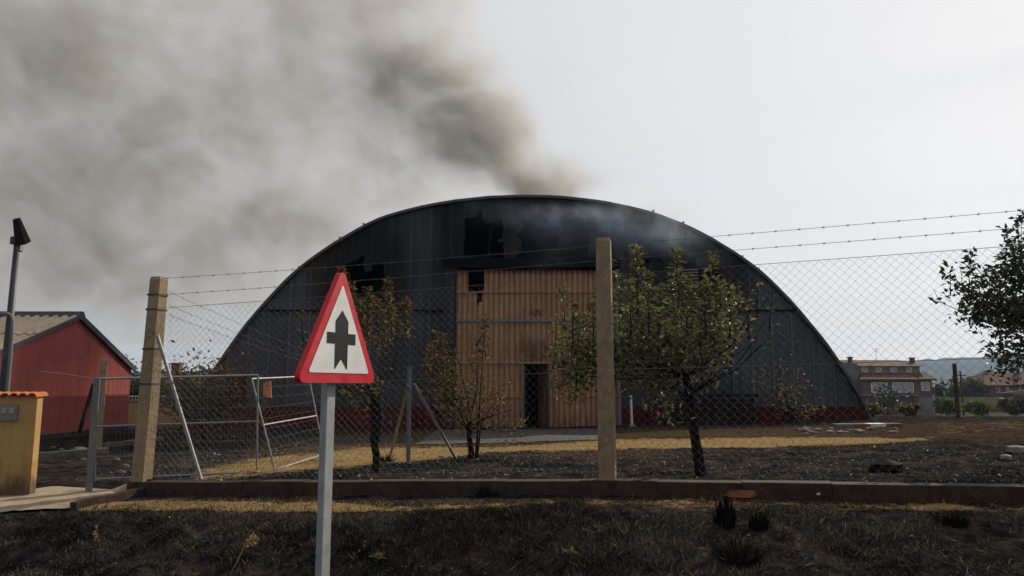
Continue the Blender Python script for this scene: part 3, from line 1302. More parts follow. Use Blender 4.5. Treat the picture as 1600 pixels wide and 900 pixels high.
def S(u, v, n=0.):
    return sbase + su * u + SLEAN * v + sn * n


def rounded_tri(side, r, v0=0., seg=6):
    h = side * math.sqrt(3) / 2
    ins = r * math.sqrt(3)
    pts = []
    corners = [((-side / 2 + ins, v0 + r), 150), ((side / 2 - ins, v0 + r), 270), ((0, v0 + h - 2 * r), 30)]
    for (cx, cy), a0 in corners:
        for k in range(seg + 1):
            a = R(a0 + 120 * k / seg)
            pts.append((cx + r * math.cos(a), cy + r * math.sin(a)))
    return pts


sg_foot = P(503, 905, SY)
gz = ground_z(S(0, 0).x - .0, S(0, 0).y + .05)
sign = thing('warning_sign', 'red-bordered triangular road sign with black crossing arrow on a steel post', 'road sign', (sbase.x, sbase.y, gz))
outer_t = rounded_tri(.715, .032)
m = MB()
m.prism([S(u, v) for u, v in outer_t], -sn * .032)
sb = m.build('sign_board', M['sign_red'], sign)
inner_t = rounded_tri(.545, .010, .052)
m = MB()
m.prism([S(u, v, .0025) for u, v in inner_t], -sn * .002)
m.build('white_face', M['sign_white'], sb)
sym = [(-.056, .072), (0, .128), (.056, .072), (.056, .205), (.128, .205), (.128, .262), (.056, .262), (.056, .325), (0, .382), (-.056, .325), (-.056, .262), (-.128, .262), (-.128, .205), (-.056, .205)]
m = MB()
front = [S(u, v, .005) for u, v in sym]
quads = [[0, 1, 3 - 0, 13], [0, 1, 13], ]
m.v = [tuple(p) for p in front] + [tuple(p - sn * .002) for p in front]
m.f = [(0, 1, 13), (1, 2, 3), (1, 3, 13), (13, 3, 6, 10), (3, 4, 5, 6), (12, 13, 10, 11), (10, 6, 7, 9), (9, 7, 8)]
nq = len(sym)
for k in range(nq):
    j = (k + 1) % nq
    m.f.append((j, k, nq + k, nq + j))
m.build('crossing_symbol', M['sign_black'], sb)
m = MB()
pc = S(-.012, 0, -.062)
rz = SA
ztop = sbase.z + .40
m.box((pc.x, pc.y, (gz - .4 + ztop) / 2), (.08, .04, ztop - gz + .4), rz, .006)
m.build('sign_post', M['sign_steel'], sign)
for v in (.12, .30):
    m = MB()
    q = S(-.012, v, -.06)
    m.box(tuple(q), (.16, .035, .03), rz)
    m.build('clamp', M['galv'], sign)
for uu in (-.016,):
    pass

# ------------------------------------------------------------------ meter wall, lamp, shed on the left
py0 = 7.35
c0 = P(46, 766, py0)
zt = P(50, 621, py0).z
meter = thing('meter_wall', 'short yellow ochre wall with terracotta coping and a built-in meter box', 'wall', (c0.x - .6, py0, c0.z))
m = MB()
m.box((c0.x - .75, py0 + .05, (c0.z - .2 + zt) / 2), (1.5, .10, zt - c0.z + .2), 0, .006)
m.build('wall_body', M['yellow'], meter)
for k in range(18):
    m = MB()
    xx = c0.x - .025 - k * .088
    n = 6
    r_ = .05
    vs = []
    for yy, lift in ((py0 - .05, 0), (py0 + .14, .012)):
        for rad in (r_, r_ - .012):
            for i in range(n + 1):
                a = math.pi * i / n
                vs.append((xx + rad * math.cos(a), yy, zt + .004 + lift + rad * .85 * math.sin(a)))
    q = n + 1
    fs = []
    for i in range(n):
        fs += [(i, i + 1, 2 * q + i + 1, 2 * q + i), (q + i + 1, q + i, 3 * q + i, 3 * q + i + 1), (i + 1, i, q + i, q + i + 1)]
    m.add(vs, fs)
    m.build('coping_tile', M['terracotta'], meter)
a, b = P(-20, 632, py0 - .01), P(27, 657, py0 - .01)
m = MB()
m.box(((a.x + b.x) / 2, py0 - .015, (a.z + b.z) / 2), (b.x - a.x, .03, a.z - b.z), 0, .004)
mbx = m.build('meter_box', M['grey_plate'], meter)
for (xa, xb) in ((2, 10), (14, 22), (-12, -4)):
    m = MB()
    p, q = P(xa, 637, py0 - .035), P(xb, 646, py0 - .035)
    m.box(((p.x + q.x) / 2, py0 - .032, (p.z + q.z) / 2), (q.x - p.x, .008, p.z - q.z))
    m.build('pane', M['glass'], mbx)
# street lamp
ly = 9.4
lb = GXY(P(2, 640, ly).x, ly)
lamp = thing('street_lamp', 'dark steel lamp post with tilted flood lamp in front of the red shed', 'street lamp', lb)
pt = P(27, 378, ly)
m = MB()
m.tube([lb + Vector((0, 0, -.2)), lb.lerp(pt, .5), pt], [.058, .048, .036], 10)
m.build('pole', M['steel_dark'], lamp, smooth=True)
m = MB()
m.box(tuple(P(26, 376, ly)), (.12, .10, .10), 0, .01)
m.bar(P(26, 380, ly), P(33, 392, ly - .05), .04)
m.build('bracket', M['steel_dark'], lamp)
m = MB()
h0, h1 = P(36, 381, ly - .1), P(29, 341, ly + .15)
d = (h1 - h0)
sx = Vector((.085, .0, .015))
sy = Vector((.0, .05, .03))
m.hexa([h0 - sx * .8 - sy, h0 + sx * .8 - sy, h0 + sx * .8 + sy, h0 - sx * .8 + sy,
        h1 - sx * .75 - sy * .4, h1 + sx * .1 - sy * .4, h1 + sx * .1 + sy * .4, h1 - sx * .75 + sy * .4])
m.build('lamp_head', M['black'], lamp)
m = MB()
p = P(31, 388, ly - .08)
m.box(tuple(p), (.05, .06, .07))
m.build('sensor', M['galv_dull'], lamp)
m = MB()
arc = [P(x, y, ly - .1) for x, y in ((-6, 508), (-2, 495), (4, 490), (12, 490), (18, 494), (20, 502), (19, 520), (16, 560), (11, 620), (9, 650))]
m.tube(arc, .022, 8)
m.build('cable_pipe', M['galv_dull'], lamp)
# second thin lattice of shed: gable wall at x = const
SX = -11.2
shed = thing('red_shed', 'red rendered shed with corrugated roof and dark plinth at the left', 'shed', (SX, 19, ground_z(SX, 19)))
n_e = PX(-12, 556, SX)
apx = PX(122, 497, SX)
f_e = PX(205, 577, SX)
nb = PX(-12, 680, SX)
fb = PX(191, 672, SX)
zpl = (nb.z + fb.z) / 2
XL = SX - 9
gz_ = ground_z(SX, 19) - .5
m = MB()
poly = [(n_e.y, zpl), (f_e.y, zpl), (f_e.y, f_e.z), (apx.y, apx.z), (n_e.y, n_e.z)]
m.prism([(SX, yy, zz) for yy, zz in poly], (-9, 0, 0))
m.build('wall', M['red_wall'], shed)
m = MB()
m.hexa([(XL, n_e.y - .03, gz_), (SX + .03, n_e.y - .03, gz_), (SX + .03, f_e.y + .03, gz_), (XL, f_e.y + .03, gz_), (XL, n_e.y - .03, zpl), (SX + .03, n_e.y - .03, zpl), (SX + .03, f_e.y + .03, zpl), (XL, f_e.y + .03, zpl)])
m.build('plinth', M['plinth'], shed)


def corr_roof(ya, za, yb, zb, x0, x1, lift, pitch, mat, name, thick=.02):
    m = MB()
    n = int((x1 - x0) / (pitch / 4))
    d = Vector((0, yb - ya, zb - za)).normalized()
    nn = Vector((0, -d.z, d.y))
    if nn.z < 0:
        nn = -nn
    for i in range(n + 1):
        x = x1 - (x1 - x0) * i / n
        o = math.sin(i * math.pi / 2 + .3) * .028
        for (yy, zz) in ((ya, za), (yb, zb)):
            for t in (0, thick):
                q = Vector((x, yy, zz)) + nn * (lift + o + t)
                m.v.append(tuple(q))
    for i in range(n):
        a, b = i * 4, i * 4 + 4
        m.f += [(a, a + 2, b + 2, b), (a + 1, b + 1, b + 3, a + 3), (a, b, b + 1, a + 1), (a + 2, a + 3, b + 3, b + 2)]
    m.f += [(0, 1, 3, 2), (n * 4, n * 4 + 2, n * 4 + 3, n * 4 + 1)]
    return m.build(name, mat, shed)


midp = (lerp(n_e.y, apx.y, .45), lerp(n_e.z, apx.z, .45))
ov = 1.12
corr_roof(midp[0], midp[1], apx.y, apx.z, XL, SX + .06, .07, .24, M['fibro'], 'roof_sheet')
corr_roof(lerp(apx.y, n_e.y, ov), lerp(apx.z, n_e.z, ov), midp[0] + .12, midp[1] + .05, XL, SX + .06, .035, .24, M['fibro'], 'roof_sheet')
corr_roof(lerp(apx.y, f_e.y, 1.04), lerp(apx.z, f_e.z, 1.04), apx.y, apx.z, XL, SX + .06, .06, .24, M['fibro'], 'roof_sheet')
m = MB()
for (q, k) in ((n_e, 1.1), (f_e, 1.04)):
    e = Vector((SX + .075, lerp(apx.y, q.y, k), lerp(apx.z, q.z, k)))
    m.bar(Vector((SX + .075, apx.y, apx.z + .03)), e + Vector((0, 0, .03)), .14 if q is f_e else .10, .05, up=(1, 0, 0))
m.build('barge_board', M['fascia'], shed)
m = MB()
m.hexa([(XL, apx.y - .22, apx.z - .02), (SX + .11, apx.y - .22, apx.z - .02), (SX + .11, apx.y + .22, apx.z - .08), (XL, apx.y + .22, apx.z - .08),
        (XL, apx.y - .06, apx.z + .17), (SX + .11, apx.y - .06, apx.z + .17), (SX + .11, apx.y + .06, apx.z + .17), (XL, apx.y + .06, apx.z + .17)])
m.build('ridge_cap', M['fascia'], shed)
# old concrete post with a brace by the shed
qy = 14.5
qb = GXY(P(153, 700, qy).x, qy)
m = thing('old_fence_post', 'slim old concrete post with a leaning dark brace before the red shed', 'post', qb)
mm = MB()
qt = P(157, 562, qy)
mm.box((qb.x, qb.y, (qb.z - .2 + qt.z) / 2), (.115, .11, qt.z - qb.z + .2), R(35), .01)
mm.build('post_shaft', M['post'], m)
mm = MB()
mm.bar(P(146, 600, qy - .1), P(124, 676, qy - .4), .05)
mm.build('brace', M['wood_dark'], m)
mm = MB()
mm.tube([P(60, 580, 11), P(100, 584, 11.5), P(150, 592, qy)], .003, 4)
mm.build('wire', M['wire'], m)

# yellow boundary wall and railing behind the yard
yw = 34.
yl = thing('boundary_wall', 'yellow ochre boundary wall with railing behind the bushes, between shed and barn', 'wall', P(250, 672, yw))
a, b = P(120, 629, yw), P(330, 676, yw)
m = MB()
m.box(((a.x + b.x) / 2, yw, (a.z + b.z) / 2 - .3), (b.x - a.x, .25, a.z - b.z + .6))
m.build('wall_body', M['yellow'], yl)
m = MB()
m.box(((a.x + b.x) / 2, yw, a.z + .05), (b.x - a.x, .3, .1))
m.build('coping', M['grey_wall'], yl)
m = MB()
m.tube([(a.x, yw, a.z + .28), (b.x, yw, a.z + .28)], .025, 6)
xx = a.x
while xx < b.x:
    m.tube([(xx, yw, a.z + .1), (xx, yw, a.z + .28)], .012, 4)
    xx += .14
m.build('railing', M['white'], yl)
ch = thing('neighbour_house', 'low tiled neighbour house behind the left bush, only its chimney clear', 'house', P(270, 650, 46.))
m = MB()
a, b = P(225, 600, 46), P(330, 660, 46)
m.box(((a.x + b.x) / 2, 49, (a.z + b.z) / 2), (b.x - a.x, 6, a.z - b.z))
m.build('wall', M['cream_wall'], ch)
m = MB()
zr = P(270, 588, 49).z
m.prism([(a.x - .3, 45.7, a.z), (a.x - .3, 49, zr), (a.x - .3, 52.3, a.z)], (b.x - a.x + .6, 0, 0))
rfh = m.build('roof', M['roof_tile'], ch)
m = MB()
c = P(277, 572, 48)
m.box((c.x, 48, c.z - .5), (.5, .5, 1.2))
m.box((c.x, 48, c.z + .16), (.62, .62, .1))
m.build('chimney', M['brick_wall'], rfh)

# ------------------------------------------------------------------ trees and shrubs


def limb_path(a, b, n=5, wob=.05, rndm=random):
    out = []
    L_ = (b - a).length
    for k in range(n + 1):
        t = k / n
        q = a.lerp(b, t)
        if 0 < k < n:
            q += Vector((rndm.uniform(-1, 1), rndm.uniform(-1, 1), rndm.uniform(-.5, .5))) * wob * L_
        out.append(q)
    return out


def leaves_along(m, path, rr, n, L_, W_, spread, t0=.15, up_bias=.5, loose=None):
    for _ in range(n):
        t = t0 + (1 - t0) * rr.random()
        f = t * (len(path) - 1)
        i = min(int(f), len(path) - 2)
        p = path[i].lerp(path[i + 1], f - i)
        ax = (path[i + 1] - path[i]).normalized()
        d = Vector((rr.gauss(0, 1), rr.gauss(0, 1), rr.gauss(0, .7)))
        d = (d - ax * d.dot(ax) * .6)
        d = d.normalized() + ax * up_bias
        p = p + Vector((rr.gauss(0, 1), rr.gauss(0, 1), rr.gauss(0, 1))) * spread
        nr = Vector((rr.gauss(0, 1), rr.gauss(0, 1), rr.gauss(.6, 1)))
        s_ = rr.uniform(.6, 1.2)
        if loose is not None:
            loose.append((p, d.normalized(), nr, L_ * s_, W_ * s_))
        else:
            m.leaf(p, d, nr, L_ * s_, W_ * s_)


def tree(name, label, cat, base, fork, tips, trunk_r, bark, leafm, leaf_n, L_, W_, spread=.05, Y=None, dy=.5, seed=1, sub=2, twig_r=.008, group=None, trunk_wob=.05, leaf_t0=.25, shoots=(), blobs=()):
    """tips: (px,py[,w]) measured ends of limbs at about depth Y; shoots: (px,top,bottom,w) upright leafy shoots; blobs: (px,py,rx,ry,n) leaf masses"""
    rr = random.Random(seed)
    t = thing(name, label, cat, base, group)
    mt = MB()
    mc = MB()
    k_ = Y / FPX
    path = limb_path(base + Vector((0, 0, -.15)), fork, 6, trunk_wob, rr)
    mt.tube(path, [lerp(trunk_r * 1.15, trunk_r * .75, k / 6) for k in range(7)], 9)
    for tp in tips:
        px, py = tp[0], tp[1]
        wgt = tp[2] if len(tp) > 2 else 1.
        tip = P(px, py, Y + rr.uniform(-dy, dy))
        st = path[rr.choice([5, 6, 6, 6])]
        v = tip - st
        midp_ = st + Vector((v.x * .62, v.y * .62, v.z * .46)) + Vector((rr.uniform(-.05, .05), rr.uniform(-.05, .05), rr.uniform(-.05, .02)))
        pp = [st, st.lerp(midp_, .55) + Vector((0, 0, .0)), midp_, midp_.lerp(tip, .5) + Vector((rr.uniform(-.03, .03), 0, 0)), tip]
        r0 = max(twig_r * 1.2, trunk_r * .25 * min(1, v.length / 1.2))
        mt.tube(pp, [r0, r0 * .8, r0 * .55, twig_r * .7, twig_r * .3], 5)
        leaves_along(mc, pp, rr, int(leaf_n * wgt), L_, W_, spread, leaf_t0)
        for _ in range(sub):
            i = rr.choice([1, 2, 2, 3])
            a = pp[i].lerp(pp[min(i + 1, 4)], rr.random())
            e = a + Vector((rr.gauss(0, .22), rr.gauss(0, .22), rr.uniform(-.05, .3))) * (v.length * .55)
            sp = limb_path(a, e, 3, .06, rr)
            mt.tube(sp, [twig_r * .7, twig_r * .5, twig_r * .4, twig_r * .25], 4)
            leaves_along(mc, sp, rr, int(leaf_n * wgt * .55), L_, W_, spread, .1)
    for (px, y0, y1, wgt) in shoots:
        yy = Y + rr.uniform(-dy, dy)
        a, b = P(px + rr.uniform(-4, 4), y1, yy), P(px, y0, yy)
        sp = limb_path(a, b, 4, .02, rr)
        mt.tube(sp, [twig_r, twig_r * .8, twig_r * .6, twig_r * .4, twig_r * .2], 4)
        n = int(wgt * (y1 - y0) * k_ / L_ * 16)
        for _ in range(n):
            f = 1 - rr.random() ** 1.25
            f4 = f * 3.999
            i = int(f4)
            p = sp[i].lerp(sp[i + 1], f4 - i)
            w_ = spread * lerp(1.7, .45, f)
            an = rr.uniform(0, 6.283)
            d = Vector((math.cos(an), math.sin(an), rr.uniform(-.5, 1.)))
            mc.leaf(p + Vector((d.x, d.y, 0)) * w_ * rr.random() + Vector((0, 0, rr.gauss(0, .02))), d, Vector((rr.gauss(0, .5), rr.gauss(0, .5), 1)), L_ * rr.uniform(.6, 1.15), W_ * rr.uniform(.7, 1.2))
    for (px, py, rx, ry, n) in blobs:
        c = P(px, py, Y)
        for q_ in range(max(1, int(n) // 55)):
            cc = c + Vector((rr.gauss(0, .42) * rx, rr.gauss(0, .42) * rx, rr.gauss(0, .42) * ry)) * k_
            for _ in range(55):
                p = cc + Vector((rr.gauss(0, 1), rr.gauss(0, 1), rr.gauss(0, 1.2))) * spread * 1.9
                mc.leaf(p, Vector((rr.gauss(0, 1), rr.gauss(0, 1), rr.gauss(.2, .8))), Vector((rr.gauss(0, .7), rr.gauss(0, .7), 1)), L_ * rr.uniform(.6, 1.15), W_ * rr.uniform(.7, 1.2))
    mt.build('trunk', bark, t)
    if mc.f:
        mc.build('crown', leafm, t)
    return t


# the big pear tree
pb_ = G(1098, 742)
TY = pb_.y
tips = [(960, 520), (930, 520), (900, 520), (880, 540), (895, 585), (920, 570), (985, 540), (1010, 520), (1040, 520), (1070, 500), (1100, 500), (1130, 500), (1150, 480), (1165, 500, .6), (1010, 570), (1050, 570), (1090, 560), (1125, 545, .7), (1178, 440, .15), (1205, 455, .12), (1195, 500, .15), (1170, 540, .25), (1040, 625, .3), (1032, 645, .2), (960, 580, .6), (1185, 470, .15), (1215, 520, .12)]
shoots = [(880, 445, 520, .6), (893, 470, 545, .9), (912, 492, 570, .9), (925, 470, 550, .9), (870, 508, 560, .5), (902, 535, 600, .6), (953, 405, 500, 1.), (966, 430, 520, 1.), (994, 386, 490, .9), (985, 440, 530, 1), (1012, 428, 520, 1.1), (1030, 448, 530, 1), (1057, 390, 480, .9), (1050, 440, 520, 1), (1072, 432, 520, 1), (1086, 446, 530, 1), (1113, 396, 470, .8), (1102, 440, 530, 1), (1125, 436, 520, 1), (1140, 450, 530, .8), (1152, 446, 520, .5), (1182, 435, 500, .14), (1206, 455, 520, .12), (1166, 465, 530, .3), (940, 445, 520, .8), (1005, 460, 550, .9), (1064, 455, 550, .9), (1118, 470, 550, .6), (950, 480, 570, .9), (978, 485, 570, .8), (1028, 485, 570, .8), (1092, 490, 580, .6)]
blobs = [(895, 555, 24, 34, 385), (925, 548, 24, 32, 330), (965, 556, 34, 30, 440), (1005, 552, 40, 32, 440), (1045, 545, 44, 36, 440), (1085, 535, 40, 34, 330), (1122, 515, 24, 26, 165), (1010, 586, 56, 9, 275), (960, 584, 30, 10, 220), (893, 592, 16, 16, 165), (1085, 570, 40, 12, 110), (1042, 628, 12, 16, 110)]
tree('pear_tree', 'leafy green pear tree behind the middle concrete post, largest in the yard', 'tree', pb_, P(1073, 588, TY), tips, .047, M['charred'], M['leaf'], 18, .064, .034, .052, TY, .5, 11, 1, trunk_wob=.007, shoots=shoots, blobs=blobs)
# scorched tree behind the sign
q = G(588, 738)
tips = [(560, 520, .6), (600, 520, .5), (545, 530, .4), (560, 560, .4), (540, 610, .8), (552, 622, 1), (530, 600, .5), (575, 545, .4), (478, 520, .2), (455, 505, .15), (600, 560, .2), (632, 520, .3)]
shoots = [(534, 420, 480, 1.6), (549, 446, 520, 1.7), (560, 470, 550, 1.6), (575, 452, 530, 1.8), (588, 470, 540, 1.2), (606, 440, 500, 2.), (612, 478, 540, 1.3), (635, 468, 530, 1.5), (558, 490, 570, 1.2), (470, 480, 540, .2), (598, 505, 560, .8)]
blobs = [(552, 622, 18, 10, 110), (565, 540, 16, 26, 165)]
tree('scorched_tree', 'scorched slender tree with blackened trunk directly behind the triangular sign', 'tree', q, P(583, 615, q.y), tips, .042, M['charred'], M['leaf_burnt'], 14, .062, .030, .05, q.y, .3, 5, 0, twig_r=.006, trunk_wob=.015, shoots=shoots, blobs=blobs)
m = MB()
tt = G(586, 738)
m.tube([P(586, 690, q.y), P(593, 655, q.y), P(590, 627, q.y)], [.055, .05, .035], 8)
st_ = m.build('broken_limb', M['charred'], bpy.data.objects['scorched_tree'])
# small scorched tree in front of the door
q = G(737, 716)
tips = [(688, 530), (700, 560), (690, 590), (700, 620), (720, 620), (752, 500, .3), (770, 605, .4), (784, 600, .3), (792, 630, .6), (800, 645, .5), (808, 675, .7), (768, 632, .6), (742, 620, .5), (690, 640, .6), (745, 560, .4)]
shoots = [(680, 518, 590, 1.7), (693, 524, 600, 1.7), (710, 550, 620, 1.3), (757, 494, 560, 1.), (748, 530, 600, .9), (738, 560, 640, .8), (700, 560, 640, 1.6), (688, 585, 640, 1.5), (672, 540, 585, .8)]
blobs = [(698, 610, 18, 34, 550), (715, 640, 18, 22, 330), (745, 630, 16, 20, 165), (780, 620, 16, 14, 110), (805, 668, 8, 12, 55)]
tree('scorched_tree', 'low multi-stemmed scorched tree standing before the orange barn door', 'tree', q, P(733, 668, q.y), tips, .040, M['charred'], M['leaf_burnt'], 18, .062, .030, .05, q.y, .35, 8, 0, twig_r=.006, trunk_wob=.02, shoots=shoots, blobs=blobs)
m = MB()
for (x0, x1, y1, x2, y2) in ((742, 748, 660, 757, 500), (737, 735, 650, 716, 560), (745, 752, 655, 800, 640)):
    m.tube([G(x0, 716) + Vector((0, 0, -.05)), P(x1, y1, q.y), P(x2, y2, q.y)], [.016, .011, .005], 5)
m.build('side_stem', M['charred'], bpy.data.objects['scorched_tree.001'], kind='stuff')
# bush at the left behind the gate
q = GXY(P(322, 690, 15.5).x, 15.5)
tips = [(262, 590, 1), (280, 600, 1), (300, 590, 1), (318, 572, .5), (330, 580, .5), (345, 590, .8), (360, 610, .8), (368, 630, .7), (372, 650, .6), (350, 640, .8), (340, 610, 1), (320, 605, 1), (300, 620, 1), (268, 622, .5), (320, 590, .6), (240, 610, .7), (360, 665, .5)]
tree('scorched_bush', 'dark half-burnt bush behind the gate, against the left end of the barn', 'bush', q, P(312, 650, 15.5), tips, .06, M['charred'], M['leaf_burnt'], 46, .12, .06, .13, 15.5, .7, 4, 2, blobs=[(300, 608, 30, 22, 440), (345, 615, 24, 30, 330), (268, 605, 18, 18, 165)])
q = GXY(P(215, 690, 37).x, 37.)
tips = [(x, y, 1) for x, y in ((190, 585), (205, 575), (215, 580), (232, 585), (250, 590), (200, 600), (220, 605), (240, 600), (262, 585), (280, 588), (190, 610), (210, 612), (300, 585), (290, 595))]
tree('dark_shrub', 'dark green shrubs above the yellow wall beside the red shed', 'bush', q, P(225, 632, 37), tips, .1, M['bark'], M['leaf_dark'], 60, .22, .12, .25, 37, 1.2, 6, 2, twig_r=.02)
# bare shrub by the barn at the right
q = GXY(P(1238, 664, 20).x, 20.)
tips = [(x, y, .5) for x, y in ((1190, 560), (1205, 590), (1215, 560), (1230, 545), (1245, 575), (1262, 590), (1275, 610), (1195, 620), (1215, 630), (1240, 610), (1265, 640), (1280, 635), (1200, 530), (1225, 600), (1180, 600))]
tree('bare_shrub', 'thin half-bare brown shrub against the right part of the barn', 'bush', q, P(1238, 652, 20), tips, .05, M['charred'], M['leaf_burnt'], 30, .11, .05, .10, 20, .6, 9, 2)
# small tree before the far house
q = GXY(P(1388, 655, 48).x, 48.)
tips = [(x, y, .8) for x, y in ((1372, 602), (1380, 598), (1392, 600), (1402, 606), (1408, 620), (1365, 615), (1380, 615), (1395, 618), (1370, 630), (1400, 632))]
tree('small_tree', 'small dark tree in front of the brown tiled house', 'tree', q, P(1384, 635, 48), tips, .09, M['bark'], M['leaf_dark'], 30, .22, .12, .25, 48, 1., 10, 1, twig_r=.02)
# near tree at the right edge
ry = 8.0
q = GXY(P(1660, 760, ry).x, ry)
tips = [(1597, 340, .7), (1572, 362, .6), (1575, 400), (1560, 430), (1545, 430), (1514, 405, .8), (1522, 430), (1535, 460), (1472, 425, .35), (1482, 440, .5), (1497, 452, .7), (1507, 470, .8), (1468, 472, .06), (1502, 493, .6), (1525, 490, .9), (1550, 490), (1580, 450), (1570, 520), (1556, 545, .8), (1562, 570, .7), (1580, 570, .8), (1595, 585, .6), (1620, 450), (1640, 400), (1650, 480), (1640, 540), (1680, 380), (1700, 450), (1545, 515, .6)]
shoots = [(1597, 332, 420, .9), (1574, 358, 430, .7), (1586, 380, 440, .9), (1516, 398, 460, .7), (1545, 420, 480, .8), (1562, 400, 480, .8), (1532, 430, 490, .8), (1484, 420, 462, .4)]
blobs = [(1562, 475, 40, 28, 440), (1590, 450, 34, 44, 440), (1600, 510, 36, 38, 440), (1580, 555, 22, 28, 275), (1525, 482, 26, 18, 165), (1640, 450, 50, 60, 700), (1595, 395, 20, 30, 165)]
rt = tree('dark_tree', 'dark leafy tree leaning in at the right edge against the sky', 'tree', q, P(1665, 520, ry), tips, .08, M['bark'], M['leaf_dark'], 22, .075, .040, .05, ry, .45, 21, 1, shoots=shoots, blobs=blobs)
# its clear outer leaves one by one
rr = random.Random(12)
lm = MB()
lm.leaf(Vector((0, 0, 0)), Vector((0, 0, 1)), Vector((0, -1, 0)), .085, .038, .2)
lme = bpy.data.meshes.new('leaf')
lme.from_pydata(lm.v, [], lm.f)
lme.materials.append(M['leaf_dark'])
for (px, py) in [q_[:2] for q_ in tips[:20]]:
    for _ in range(5):
        p = P(px + rr.gauss(0, 7), py + rr.gauss(-1, 7), ry + rr.uniform(-.2, .2))
        o = bpy.data.objects.new('leaf', lme)
        col.objects.link(o)
        o.parent = rt
        o.location = p - ROOTLOC[rt.name]
        o.rotation_euler = (rr.uniform(-1, 1), rr.uniform(-1.4, 1.4), rr.uniform(-.9, .9))


def shrub(name, label, px, py0, py1, wpx, Y, mat, n, L_, seed, group=None, cat='bush'):
    rr = random.Random(seed)
    g = GXY(P(px, py1, Y).x, Y)
    t = thing(name, label, cat, g, group)
    top = P(px, py0, Y)
    H = max(.3, top.z - g.z)
    Wd = wpx / FPX * Y / 2
    mc, mt = MB(), MB()
    lumps = [(Vector((rr.uniform(-.7, .7) * Wd, rr.uniform(-.6, .6) * Wd, rr.uniform(.3, .85) * H)), rr.uniform(.25, .5)) for _ in range(9)]
    for c, s_ in lumps:
        mt.tube([g + Vector((c.x * .1, c.y * .1, -.1)), g + Vector((c.x * .6, c.y * .6, c.z * .6)), g + c], [.04 * H / 3 + .01, .03 * H / 3 + .006, .006], 4)
        for _ in range(n // 9):
            d = Vector((rr.gauss(0, .5) * Wd * s_, rr.gauss(0, .5) * Wd * s_, rr.gauss(0, .5) * H * s_ * .55))
            p = g + c + d
            if p.z < g.z:
                p.z = g.z + rr.uniform(0, .3)
            mc.leaf(p, Vector((rr.gauss(0, 1), rr.gauss(0, 1), rr.gauss(.3, 1))), Vector((rr.gauss(0, 1), rr.gauss(0, 1), rr.gauss(.5, 1))), L_ * rr.uniform(.6, 1.3), L_ * .6)
    mt.build('stem', M['bark'], t)
    mc.build('crown', mat, t)


SH = [
    ('dark grey-green tree right of the brown tiled house, left of two', 1478, 596, 640, 36, 135, 'leaf_far', 900, .8),
    ('broad grey-green tree behind the timber post', 1512, 590, 640, 46, 150, 'leaf_far', 1100, .9),
    ('grey-green tree rising left of the red-brown house', 1548, 582, 628, 26, 160, 'leaf_far', 700, .9),
    ('bright green bush at the foot of the timber post', 1483, 622, 652, 34, 62, 'leaf_bright', 900, .35),
    ('bright green bush right of the timber post', 1536, 628, 652, 50, 66, 'leaf_bright', 1100, .35),
    ('dull green bush at the right edge below the red-brown house', 1588, 620, 652, 44, 70, 'leaf_far', 1000, .4),
    ('low dark scrub beside the pale slab at the barn corner', 1420, 632, 658, 30, 34, 'leaf_burnt', 500, .22),
    ('thin dark scrub in front of the brown house wall', 1364, 632, 662, 30, 36, 'leaf_burnt', 350, .2),
]
for k, (lab, px, a, b, wd, Y, mt_, n, L_) in enumerate(SH):
    shrub('distant_tree' if Y > 100 else 'green_bush' if mt_ != 'leaf_burnt' else 'burnt_scrub', lab, px, a, b, wd, Y, M[mt_], n, L_, 40 + k, cat='tree' if Y > 100 else 'bush')

# ------------------------------------------------------------------ houses at the right
HY = 104.


def hbox(m, px0, px1, py0, py1, Y, depth):
    a, b = P(px0, py0, Y), P(px1, py1, Y)
    m.box(((a.x + b.x) / 2, Y + depth / 2, (a.z + b.z) / 2), (b.x - a.x, depth, a.z - b.z))


def hroof(m, px0, px1, py_ridge, py_eave, Y, depth, over=.4, hip_r=0., hip_l=0.):
    a, b = P(px0, py_eave, Y), P(px1, py_eave, Y)
    zr = P(px0, py_ridge, Y).z
    ym = Y + depth / 2
    f, k = Y - over, Y + depth + over
    l_, r_ = a.x - over, b.x + over
    m.add([(l_, f, a.z), (r_, f, a.z), (r_ - hip_r, ym, zr), (l_ + hip_l, ym, zr), (l_, k, a.z), (r_, k, a.z)],
          [(0, 1, 2, 3), (4, 3, 2, 5), (0, 3, 4), (1, 5, 2), (0, 4, 5, 1)])


def hwin(root_part, px0, px1, py0, py1, Y, nm='window', panes=2):
    a, b = P(px0, py0, Y), P(px1, py1, Y)
    m = MB()
    cz, cx, hw, hh = (a.z + b.z) / 2, (a.x + b.x) / 2, (b.x - a.x) / 2, (a.z - b.z) / 2
    for (x0, z0, x1, z1) in ((-hw, -hh, hw, -hh), (-hw, hh, hw, hh), (-hw, -hh, -hw, hh), (hw, -hh, hw, hh)):
        m.bar((cx + x0, Y - .06, cz + z0), (cx + x1, Y - .06, cz + z1), .12, .12)
    f = m.build(nm, M['white'], root_part)
    for k in range(panes):
        m = MB()
        w_ = 2 * hw / panes
        m.box((cx - hw + w_ * (k + .5), Y - .03, cz), (w_ - .08, .04, 2 * hh - .1))
        m.build('pane', M['blind'], f)


